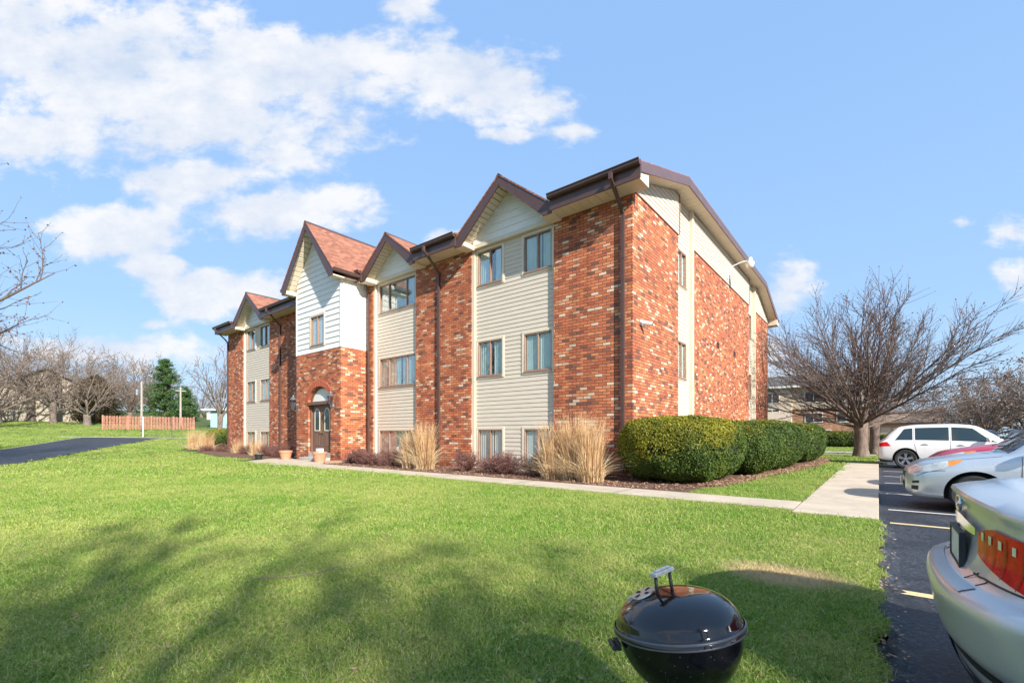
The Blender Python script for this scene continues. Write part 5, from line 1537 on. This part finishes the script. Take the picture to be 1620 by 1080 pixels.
# ---- silver sedan in the foreground (z-sliced skin, tail towards the lawn)
def sedan(loc):
    root = empty('parked_sedan', loc, 'silver sedan in the right foreground, tail towards the lawn, with big red tail light', 'car')
    LV = [(.17, .30, .82, .42, 2.8), (.21, .215, .865, .42, 2.9), (.30, .165, .885, .42, 3.0), (.38, .14, .89, .42, 3.0), (.41, .112, .90, .42, 3.0), (.52, .09, .905, .43, 3.0), (.60, .078, .905, .44, 3.0), (.635, .082, .903, .44, 3.0), (.652, .10, .895, .44, 3.0),
          (.668, .15, .868, .42, 3.0), (.69, .185, .85, .42, 3.0), (.74, .20, .85, .43, 3.0), (.82, .212, .855, .44, 3.0), (.92, .212, .85, .45, 3.0), (.99, .195, .83, .46, 3.0), (1.03, .173, .81, .46, 2.9), (1.044, .178, .80, .46, 2.9), (1.064, .235, .765, .46, 2.9), (1.075, .30, .73, .46, 2.9)]
    zs = [l[0] for l in LV]
    def par(z): return [herm(zs, [l[i] for l in LV], z) for i in (1, 2, 3, 4)]
    XF = 4.85
    def pt(z, t, off=0.):
        """t in -1..1: plan angle, 0 = rear centre, +-1 = flank behind the corner; |t|>1 runs forward along the flank"""
        def P(z, t):
            xr, w, a, n = par(z); s = 1 if t >= 0 else -1; q = abs(t)
            if q <= 1:
                th = q * math.pi / 2
                y_ = w * math.sin(th) ** (2 / n); return Vector((xr + a * (1 - math.cos(th) ** (2 / n)) + .05 * (y_ / w) ** 2, s * y_, z - max(0, z - .68) / .4 * .055 * min(1, y_ / .6) ** 2))
            x = xr + a + .05 + (q - 1); xf = XF - max(0, (z - .62)) * .55 - .1 * (1 if z < .3 else 0); 
            e = (x - (xf - .9)) / .9
            ww = w * (1 - .55 * max(0, min(1, e)) ** 2.4)
            return Vector((min(x, xf), s * ww, z - max(0, z - .68) / .4 * .055))
        p = P(z, t)
        if off:
            e = .003; A = P(z, t + e) - P(z, t - e); Bv = P(min(z + e, zs[-1]), t) - P(max(z - e, zs[0]), t); n_ = A.cross(Bv)
            if n_.length > 1e-10:
                n_.normalize()
                c = Vector((2.4, 0, z))
                if n_.dot(p - c) < 0: n_ = -n_
                p = p + n_ * off
        return p
    tt = [i / 22 for i in range(23)] + [1 + k for k in (.15, .4, .7, 1.0, 1.3, 1.7, 2.1, 2.5, 2.8, 3.0, 3.2, 3.4, 3.6, 3.8, 4.0)]
    ts = [-t for t in reversed(tt)] + tt[1:]
    zz = []
    for a, b in zip(zs[:-1], zs[1:]):
        k = max(1, int((b - a) / .02))
        for i in range(k): zz.append(a + (b - a) * i / k)
    zz.append(zs[-1])
    rows = [[tuple(pt(z, t)) for t in ts] for z in zz]
    # bonnet and deck slope: close the top with rows that shrink inwards
    last = rows[-1]
    for f, dz in ((.93, .006), (.8, .014), (.55, .022), (.25, .026), (.02, .027)):
        rows.append([(p[0] + (1 - f) * .12 if p[0] < 2.4 else p[0], p[1] * f, p[2] + dz) for p in last])
    mb = MB(); mb.grid(rows)
    m = len(ts); n = len(rows)
    for i in range(n - 1): mb.f.append((i * m + m - 1, i * m, (i + 1) * m, (i + 1) * m + m - 1)); mb.m.append(0)
    mb.f.append(tuple(range(m - 1, -1, -1))); mb.m.append(0)
    mb.f.append(tuple((n - 1) * m + j for j in range(m))); mb.m.append(0)
    b = obj('body', mb, M['silver'], root, local=True); fixn(b)
    cut_arches(b, [(1.18, .33, .40, -1.2, -.5), (1.18, .33, .40, .5, 1.2), (3.95, .33, .40, -1.2, -.5), (3.95, .33, .40, .5, 1.2)], M['blackpl'])
    def patch(za, zb, ta, tb, off, nz=10, nt=24, fz=None):
        mb = MB(); rows = []
        for i in range(nz + 1):
            r = []
            for j in range(nt + 1):
                t = ta + (tb - ta) * j / nt; f = i / nz
                a_, b_ = (za, zb) if fz is None else fz(j / nt)
                r.append(tuple(pt(a_ + (b_ - a_) * f, t, off)))
            rows.append(r)
        mb.grid(rows); return mb
    for s in (-1, 1):
        # tail light: pointed towards the plate, wrapping round the corner
        def fz(f):
            k = min(1, f * 6) ** .6
            k = min(1, f * 2.4) ** .8; return (.79 - .09 * k, .87 + .065 * min(1, f * 8) ** .5)
        tl = obj('tail_light', patch(0, 0, s * .150, s * 1.10, .010, 12, 60, fz), M['redlens'], root, local=True, smooth=True)
        for k, (ta, wd) in enumerate(((.215, .004), (.275, .004), (.345, .005), (.44, .006))):
            rb = patch(.775 - .06 * k / 3, .915, s * ta, s * (ta + wd), .014, 6, 2); obj('lens_rib', rb, simple('lens_rib', (.22, .006, .005), .3), tl, local=True)
        for k, ta in enumerate((.185, .24, .305, .385)):
            rb = patch(.862, .900, s * ta, s * (ta + .020), .013, 4, 4); obj('reflector', rb, M['clearlens'], tl, local=True)
        # boot lid seam
        sm = MB(); P = [tuple(pt(z, s * t, .002)) for z, t in ((.672, .155), (.70, .175), (.712, .19))]
        sm.tube(P, .0022, 5); P = [tuple(pt(z, s * t, .002)) for z, t in ((.672, .25), (.69, .262), (.706, .272))]; sm.tube(P, .0022, 5); obj('boot_seam', sm, M['blackpl'], root, local=True)
        for x in (1.18, 3.95): wheel(root, x, s * .79, .33, .22, s, 5)
    # scuffed step on the bumper
    obj('bumper_step', patch(.648, .668, -.28, .28, .004, 3, 30), M['alloy'], root, local=True, smooth=True)
    lp = patch(.345, .385, -.98, .98, .004, 3, 60); obj('lower_trim', lp, M['blackpl'], root, local=True)
    lp = patch(.24, .30, -.60, .60, .012, 3, 40); obj('lower_lip', lp, M['blackpl'], root, local=True)
    for s in (-1, 1):
        sm = MB(); sm.tube([tuple(pt(.700 + .004 * (k > 2), s * (.16 + .98 * k / 40), .003)) for k in range(41)], .0045, 5); obj('lamp_gap', sm, M['blackpl'], root, local=True)
    # chrome strip over the plate
    def fz2(f): e = abs(2 * f - 1); return (.858 + .012 * e, .918 - .014 * e)
    obj('chrome_strip', patch(0, 0, -.150, .150, .020, 5, 30, fz2), M['chrome'], root, local=True, smooth=True)
    pc = MB(); xr = par(.74)[0]
    pc.box(xr - .022, xr - .008, -.165, .165, .69, .835); pl = obj('license_plate', pc, simple('plate_white', (.55, .58, .60), .4, .3, 25), root, local=True, bevel=.004)
    pf = MB()
    for a_, b_, c_, d_ in ((-.175, .175, .832, .845), (-.175, .175, .68, .692), (-.175, -.16, .692, .832), (.16, .175, .692, .832)): pf.box(xr - .027, xr - .004, a_, b_, c_, d_)
    obj('plate_frame', pf, M['blackpl'], pl, local=True)
    # badge: oval ring with a bar
    em = MB(); xb = par(.97)[0] - .012; k = 24; rows = []
    for i in range(k + 1):
        a = 2 * math.pi * i / k; rows.append((xb, .062 * math.cos(a), .968 + .036 * math.sin(a)))
    em.tube(rows, .007, 6, cap=False); em.box(xb - .006, xb + .006, -.07, .07, .961, .976); obj('badge', em, M['chrome'], root, local=True, smooth=True)
    # cabin
    cab = [(1.06, .98, 3.95, .74), (1.15, 1.18, 3.55, .71), (1.28, 1.48, 3.10, .655), (1.40, 1.85, 2.72, .58), (1.45, 2.10, 2.5, .50), (1.46, 2.25, 2.35, .3)]
    rows = []
    for z, xa, xb_, w in cab:
        r = []; k = 40
        for i in range(k):
            a = 2 * math.pi * i / k; cx, hx = (xa + xb_) / 2, (xb_ - xa) / 2
            ca, sa_ = math.cos(a), math.sin(a); sg = lambda v, e: math.copysign(abs(v) ** e, v)
            r.append((cx + hx * sg(ca, .55), w * sg(sa_, .45), z + .015 * math.cos(a * 2)))
        rows.append(r)
    cb_ = MB(); cb_.grid(rows[2:], close=True); cb_.f.append(tuple((len(rows) - 3) * 40 + j for j in range(40))); cb_.m.append(0)
    obj('roof', cb_, M['silver'], root, local=True, smooth=True, angle=60)
    cg = MB(); cg.grid(rows[:3], close=True); obj('cabin_glass', cg, M['carglass'], root, local=True, smooth=True)
    return root
sedan((.12, 3.15, -.1))
# ---------------------------------------------------------------- kettle grill
def grill():
    x0, y0 = -.515, 1.73
    root = empty('kettle_grill', (x0, y0, 0), 'black enamel kettle grill with white handled lid standing on the lawn in the foreground', 'grill')
    root.rotation_euler = (R(-5), R(-7), R(38.78))
    enamel = NT('black_enamel'); p = enamel.oc(); n = enamel.noise(p, 260, 1, .5); n2 = enamel.noise(p, 9, 4)
    v = enamel.new('ShaderNodeTexVoronoi'); v.inputs['Scale'].default_value = 70; enamel.link(p, v.inputs['Vector'])
    sp = enamel.math('LESS_THAN', v.outputs['Distance'], .10)
    c = enamel.mix(enamel.math('MULTIPLY', sp, .55), (.006, .006, .008), (.5, .5, .48))
    enamel.done(c, enamel.math('MULTIPLY_ADD', n2, .10, .04)); enamel.b.inputs['Coat Weight'].default_value = .5; enamel.b.inputs['Coat Roughness'].default_value = .03
    lidm = NT('lid_enamel'); p = lidm.oc(); n2 = lidm.noise(p, 7, 5, .6); n3 = lidm.noise(p, 90, 3)
    c = lidm.ramp(n2, [(.45, (.006, .006, .008)), (.75, (.02, .014, .012))])
    lidm.done(c, lidm.math('MULTIPLY_ADD', n3, .08, .05)); lidm.b.inputs['Coat Weight'].default_value = .5; lidm.b.inputs['Coat Roughness'].default_value = .03
    Rr, zr = .222, .49
    prof = [(.001, zr - .24)] + [(Rr * math.sin(a), zr - .24 * math.cos(a)) for a in np.linspace(.12, 1.5, 16)] + [(Rr + .004, zr - .004), (Rr + .004, zr + .002)]
    mb = MB(); mb.lathe(prof, 0, 0, 64); bowl = obj('bowl', mb, enamel.mat, root, local=True, smooth=True)
    prof = [(Rr + .012, zr - .006), (Rr + .012, zr + .012), (Rr + .004, zr + .018), (Rr + .001, zr + .03)] + [(Rr * math.cos(a) ** .85, zr + .022 + .115 * math.sin(a)) for a in np.linspace(.12, 1.5, 18)] + [(.001, zr + .137)]
    mb = MB(); mb.lathe(prof, 0, 0, 64); lid = obj('lid', mb, lidm.mat, root, local=True, smooth=True)
    mb = MB(); mb.lathe([(Rr + .0125, zr + .010), (Rr + .0145, zr + .013), (Rr + .009, zr + .0185)], 0, 0, 64); mb.lathe([(Rr + .0125, zr - .007), (Rr + .0145, zr - .004), (Rr + .0125, zr - .001)], 0, 0, 64)
    obj('lid_rim', mb, M['lampmetal'], lid, local=True, smooth=True)
    # lid handle: two black uprights, pale grip
    hm = MB(); zt = zr + .122
    dx, dy = -.035, -.02
    for s in (-1, 1): hm.tube([(dx + s * .012, dy + s * .030, zt - .01), (dx + s * .010, dy + s * .032, zt + .072)], .0065, 10)
    hd = obj('handle_bracket', hm, M['blackmetal'], lid, local=True, smooth=True)
    sh = MB(); sh.box(dx - .03, dx + .02, dy - .02, dy + .03, zt + .004, zt + .006)
    hg = MB(); hg.box(dx - .013, dx + .015, dy - .062, dy + .062, zt + .070, zt + .084); hg.box(dx - .006, dx + .008, dy - .046, dy + .046, zt + .084, zt + .091)
    obj('grip', hg, simple('weathered_grip', (.58, .55, .50), .7, .25, 30, .2), hd, local=True, bevel=.004)
    rt = Matrix.Rotation(R(-50), 4, 'Z')
    for o_ in (hd,) + tuple(hd.children):
        for v_ in o_.data.vertices: v_.co = rt @ (v_.co - Vector((dx, dy, 0))) + Vector((dx, dy, (v_.co.z - zt) * .12 if v_.co.z > zt + .03 else 0))
    # vent disc on the lid
    vd = MB(); tilt = Matrix.Rotation(R(-20), 4, 'Y') ; cx, cy, cz = -.108, .015, zr + .128
    d = MB(); d.lathe([(.001, .005), (.044, .005), (.047, 0)], 0, 0, 28)
    d.box(-.062, -.044, -.006, .006, .0, .012)
    d.v = [tuple(tilt @ Vector(v) + Vector((cx, cy, cz))) for v in d.v]; vt = obj('vent', d, M['alloy'], lid, local=True, smooth=True, angle=30)
    d = MB()
    for i in range(4):
        a = i * math.pi / 2 + .4; q = [(.014 + .022 * u_, w_ * .008) for u_, w_ in ((0, -.6), (1, -1), (1, 1), (0, .6))]
        d.add([(u_ * math.cos(a) - w_ * math.sin(a), u_ * math.sin(a) + w_ * math.cos(a), .0062) for u_, w_ in q], [(0, 1, 2, 3)])
    d.v = [tuple(tilt @ Vector(v) + Vector((cx, cy, cz))) for v in d.v]; obj('vent_hole', d, M['dark'], vt, local=True)
    # side handles
    for s in (-1,):
        h = MB(); h.box(s * (Rr + .004), s * (Rr + .02), -.035, .035, zr - .05, zr - .025); h.tube([(s * (Rr + .03), -.04, zr - .038), (s * (Rr + .03), .04, zr - .038)], .010, 8)
        obj('side_handle', h, M['blackpl'], root, local=True)
    for i in range(3):
        a = i * 2 * math.pi / 3 + .5
        l_ = MB(); l_.tube([(.13 * math.cos(a), .13 * math.sin(a), zr - .19), (.235 * math.cos(a), .235 * math.sin(a), -.02)], .011, 10); obj('leg', l_, M['alloy'], root, local=True, smooth=True)
    ac = MB(); ac.lathe([(.001, .17), (.10, .175), (.115, .19), (.11, .19), (.001, .18)], 0, 0, 32); obj('ash_catcher', ac, M['alloy'], root, local=True, smooth=True)
grill()

# ---------------------------------------------------------------- pots, splash block
def pot(loc, label, r, h, mat, rim=True, plant=None):
    root = empty('flower_pot', loc, label, 'flower pot')
    mb = MB(); mb.lathe([(.001, 0), (r * .68, 0), (r * .92, h * .78), (r * 1.0, h * .78), (r * 1.03, h), (r * .93, h), (r * .86, h * .84), (.001, h * .82)], 0, 0, 28)
    obj('pot', mb, mat, root, local=True, smooth=True, angle=35)
    s = MB(); s.lathe([(r * .86, h * .85), (.001, h * .86)], 0, 0, 20); obj('soil', s, M['mulch'], root, local=True)
    return root
pot((-22.35, 10.35, .035), 'terracotta pot left of the entrance door', .30, .42, M['terra'])
p2 = pot((-18.98, 10.25, .035), 'terracotta pot right of the entrance door holding a white box', .31, .44, M['terra'])
bx_ = MB(); bx_.box(-19.13, -18.83, 10.15, 10.35, .43, .62); tag(obj('planter_box', bx_, M['whitepl'], loc=(-18.98, 10.25, .43), bevel=.01), 'small white box standing in the right terracotta pot', 'box')
p3 = pot((-23.9, 9.75, .02), 'small black pot with pale rim at the left end of the entrance pad', .20, .26, M['blackpl'])
mb = MB(); mb.lathe([(.205, .25), (.215, .27), (.19, .27)], 0, 0, 24); obj('rim', mb, simple('pale_rim', (.45, .50, .32), .7), p3, local=True)
mb = MB(); mb.prism([(-.09, .02), (-.09, .12), (-.06, .12), (-.06, .05), (.06, .05), (.06, .12), (.09, .12), (.09, .02)], 'y', -.75, .75)
o = obj('splash_channel', mb, M['frame']); o.location = (-17.55, 10.5, .02); o.rotation_euler = (0, 0, R(-14)); tag(o, 'brown plastic splash channel on the mulch beside the porch', 'drain channel')

# ---------------------------------------------------------------- background west: fence, poles, houses
def T2(x): return hh(x)
F = empty('picket_fence', (-60.7, 14.2, 1.75), 'reddish wooden picket fence far across the left lawn', 'fence')
M['redwood'] = simple('redwood', (.40, .19, .125), .8, .3, 4, .2, 30)
A_, B__ = Vector((-60.3, 9.9, 0)), Vector((-61.4, 18.0, 0)); n = 62; mb = MB(); dv = (B__ - A_); nx = Vector((-dv.y, dv.x, 0)).normalized()
for i in range(n):
    c0 = A_ + dv * (i / (n - 1)); off = nx * (.035 if i % 2 else -.035); c0 = c0 + off; z = hh(c0.x); e = dv.normalized() * .042
    mb.prism([(0, 0)], 'x', 0, 0) if False else None
    p0, p1 = c0 - e, c0 + e; t = nx * .01
    vs = [(q.x + s * t.x, q.y + s * t.y, zz) for zz in (z + .05, z + 1.38) for q in (p0, p1) for s in (-1, 1)] + [(c0.x + s * t.x, c0.y + s * t.y, z + 1.47) for s in (-1, 1)]
    mb.add(vs, [(0, 2, 6, 4), (1, 5, 7, 3), (0, 4, 5, 1), (2, 3, 7, 6), (4, 6, 8), (5, 9, 7), (4, 8, 9, 5), (6, 7, 9, 8)])
obj('pickets', mb, M['redwood'], F)
for k, zz in enumerate((.3, .75, 1.2)):
    mb = MB(); mb.tube([(A_.x, A_.y, hh(A_.x) + zz), (B__.x, B__.y, hh(B__.x) + zz)], .035, 4); obj('rail', mb, M['redwood'], F)
for k in range(5):
    c0 = A_ + dv * (k / 4); mb = MB(); mb.box(c0.x - .06, c0.x + .06, c0.y - .06, c0.y + .06, hh(c0.x) - .2, hh(c0.x) + 1.5); obj('post', mb, M['redwood'], F)
M['polewood'] = simple('pole_wood', (.36, .32, .27), .85, .15, 4, .2)
def pole(x, y, ztop, label, box=False):
    z = hh(x); root = empty('utility_pole', (x, y, z), label, 'utility pole')
    mb = MB(); mb.tube([(0, 0, -.3), (0, 0, ztop - z)], [.12, .09], 12); obj('pole', mb, M['polewood'], root, local=True, smooth=True, angle=40)
    mb = MB(); mb.box(-.05, .05, -.5, .5, ztop - z - .5, ztop - z - .4); obj('crossarm', mb, M['polewood'], root, local=True) if not box else None
    if box:
        mb = MB(); mb.lathe([(.001, ztop - z - 1.55), (.20, ztop - z - 1.5), (.20, ztop - z - .9), (.001, ztop - z - .85)], -.1, -.36, 14); obj('transformer', mb, M['alloy'], root, local=True, smooth=True, angle=40)
pole(-62.2, 13.4, 7.0, 'weathered utility pole with a transformer can behind the picket fence', True)
pole(-62.8, 17.1, 6.75, 'second utility pole near the right end of the picket fence')
def signpost(x, y, h_, label, col):
    z = hh(x); root = empty('sign_post', (x, y, z), label, 'post')
    mb = MB(); mb.box(-.035, .035, -.035, .035, -.2, h_); obj('post', mb, M[col], root, local=True)
    mb = MB(); mb.box(-.05, .05, -.05, .05, h_ - .14, h_ + .02); obj('cap', mb, M[col], root, local=True)
signpost(-49.7, 10.8, 1.72, 'thin white post in the grass before the picket fence, left of two', 'whitetrim')
signpost(-47.9, 12.4, 1.75, 'thin grey green post in the grass, right of the white post', 'alloy')

def oriented(root_loc, rz_): return root_loc
M['tan'] = simple('tan_wall', (.58, .47, .35), .8, .08, 1.2, .1, 20); M['tan2'] = simple('tan_house_wall', (.40, .345, .27), .8, .1, 1.2, .1, 20); M['darkroof'] = simple('dark_roof', (.11, .10, .095), .9, .25, 3, .3, 25)
M['bluegrey'] = simple('blue_siding', (.30, .42, .47), .7, .08, 2, .1, 20); M['houseglass'] = simple('house_glass', (.05, .06, .07), .08, .2, 2)
M['brick2'] = brick_mat('tan_brick', 3.1, bw=.24, bh=.085, mort=(.30, .22, .16), stops=[(0, (.42, .19, .10)), (.3, (.50, .25, .14)), (.6, (.36, .16, .09)), (.85, (.55, .33, .2))])
M['brownroof'] = shingle_mat('brown_roof', ((.16, .11, .08), (.26, .18, .13)))
def hwin(root, x0, x1, z0, z1, y, out=-1, name='window'):
    mb = MB(); t = .07
    mb.box(x0 - t, x0, y + out * .05, y, z0 - t, z1 + t); mb.box(x1, x1 + t, y + out * .05, y, z0 - t, z1 + t); mb.box(x0, x1, y + out * .05, y, z1, z1 + t); mb.box(x0, x1, y + out * .05, y, z0 - t, z0)
    mb.box((x0 + x1) / 2 - .03, (x0 + x1) / 2 + .03, y + out * .045, y, z0, z1)
    w = obj('window', mb, M['whitetrim'], root, local=True)
    mb = MB(); mb.box(x0, x1, y + out * .02, y - out * .01, z0, z1); obj('pane', mb, M['houseglass'], w, local=True)
# tan gabled house, facing down the slope towards the camera
H1 = empty('tan_house', (-73.0, 10.6, 2.5), 'tan walled house with a dark gable roof behind the bare trees at far left', 'house', None, ang + R(38))
mb = MB(); mb.prism([(0, -.6), (0, 4.2), (-3.4, 6.1), (-7.0, 4.1), (-7.0, -.6)], 'y', 0, 9); obj('wall', mb, M['tan2'], H1, local=True)
mb = MB(); mb.box(-15, -7.01, 1.2, 9, -.4, 2.9); obj('wing_wall', mb, M['tan2'], H1, local=True)
for s_, (a, b) in enumerate((((.45, 4.05), (-3.4, 6.2)), ((-3.4, 6.2), (-7.5, 3.92)))):
    mb = MB(); mb.prism([a, b, (b[0], b[1] + .16), (a[0], a[1] + .16)], 'y', -.4, 9.3); obj('roof', mb, M['darkroof'], H1, local=True)
mb = MB(); mb.prism([(.7, 2.8), (9.3, 2.8), (5, 4.6)], 'x', -15.4, -7.1); obj('wing_roof', mb, M['darkroof'], H1, local=True)
mb = MB(); mb.box(-9.5, -7.6, 1.14, 1.19, 1.0, 2.1); obj('porch_opening', mb, M['dark'], H1, local=True)
hwin(H1, -12.4, -11.2, 1.0, 2.0, 1.2)
# blue grey house seen past the left end of the building
H2 = empty('blue_house', (-66.5, 22.0, 1.9), 'blue grey house with white eaves just left of the brick building', 'house', None, ang)
mb = MB(); mb.box(-.8, 5, 0, 7, -.5, 2.45); obj('wall', mb, M['bluegrey'], H2, local=True)
mb = MB(); mb.box(-1.6, 5.2, -.5, 7.4, 2.45, 2.68); obj('flat_roof', mb, M['whitetrim'], H2, local=True)
mb = MB(); mb.box(-1.25, -.82, -.01, 2, 1.3, 2.2); obj('gable_return', mb, M['whitetrim'], H2, local=True)
mb = MB(); mb.prism([(1.1, 2.7), (1.1, 4.7), (4.2, 6.1), (7, 4.8), (7, 2.7)], 'y', 1.5, 8); obj('upper_wall', mb, M['bluegrey'], H2, local=True)
mb = MB(); mb.prism([(.7, 4.65), (4.2, 6.25), (4.2, 6.4), (.7, 4.8)], 'y', 1.2, 8.3); mb.prism([(4.2, 6.25), (7.4, 4.7), (7.4, 4.85), (4.2, 6.4)], 'y', 1.2, 8.3); obj('roof', mb, M['darkroof'], H2, local=True)
hwin(H2, 1.4, 2.4, .8, 1.8, 0)

# ---------------------------------------------------------------- background east: apartment block and bungalow
H3 = empty('tan_apartment_block', (-2, 62, 0), 'three storey tan and orange brick apartment block behind the wide bare tree', 'building')
mb = MB(); mb.box(-29, 1.2, .35, 12, -.3, 4.2); obj('brick_wall', mb, M['brick2'], H3, local=True)
mb = MB(); mb.box(-29, 1.3, .2, 12.1, 4.2, 6.9); obj('upper_wall', mb, M['tan'], H3, local=True)
mb = MB(); mb.prism([(-.15, 4.2), (-.15, 6.9), (.25, 6.9), (.25, 2.0), (-.45, 2.0)], 'x', -9.8 + 0, -5.9); obj('bay_wall', mb, M['tan'], H3, local=True)
mb = MB(); mb.prism([(-.6, 6.85), (12.6, 6.85), (11.2, 8.25), (1.0, 8.25)], 'x', -29.5, 1.8); obj('roof', mb, M['darkroof'], H3, local=True)
mb = MB(); mb.box(-29.4, 1.7, -.62, -.5, 6.7, 6.92); obj('eave_board', mb, M['whitetrim'], H3, local=True)
mb = MB(); mb.box(-9.4, -6.2, .28, .33, .0, 1.9); obj('entry_opening', mb, M['dark'], H3, local=True)
for x0, x1, z0, z1, y in ((-12.6, -11.0, 5.0, 6.1, .2), (-8.6, -7.2, 5.0, 6.1, -.16), (-8.6, -7.2, 3.2, 4.2, -.16), (-4.6, -3.0, 5.0, 6.1, .2), (-1.6, 0., 5.0, 6.1, .2), (-12.6, -11.0, 2.6, 3.7, .34), (-4.6, -3.0, 2.7, 3.7, .34), (-1.6, 0., 2.7, 3.7, .34), (-5.2, -2.2, .7, 1.75, .34)):
    hwin(H3, x0, x1, z0, z1, y)
for x, z in ((-12.2, 4.45), (-12.2, 2.05)):
    mb = MB(); mb.box(x, x + .7, -.1, .34, z, z + .4); obj('air_conditioner', mb, M['whitepl'], H3, local=True)
H4 = empty('bungalow', (3, 76, 0), 'low tan bungalow with brown roof seen over the white car', 'house')
mb = MB(); mb.box(-4, 2.6, 0, 9, -.2, 2.9); obj('wall', mb, M['tan'], H4, local=True)
mb = MB(); mb.prism([(-.8, 2.75), (9.8, 2.75), (4.5, 4.5)], 'x', -4.6, 3.2); obj('roof', mb, M['brownroof'], H4, local=True)
mb = MB(); mb.box(-2.8, -1.8, -.05, -.001, .1, 2.2); obj('door', mb, M['whitetrim'], H4, local=True)
for x in (-1.4, .8): hwin(H4, x, x + 1.4, 1.1, 2.2, 0)
mb = MB(); mb.tube([(0, 0, -.2), (0, 0, 2.7)], .09, 8)
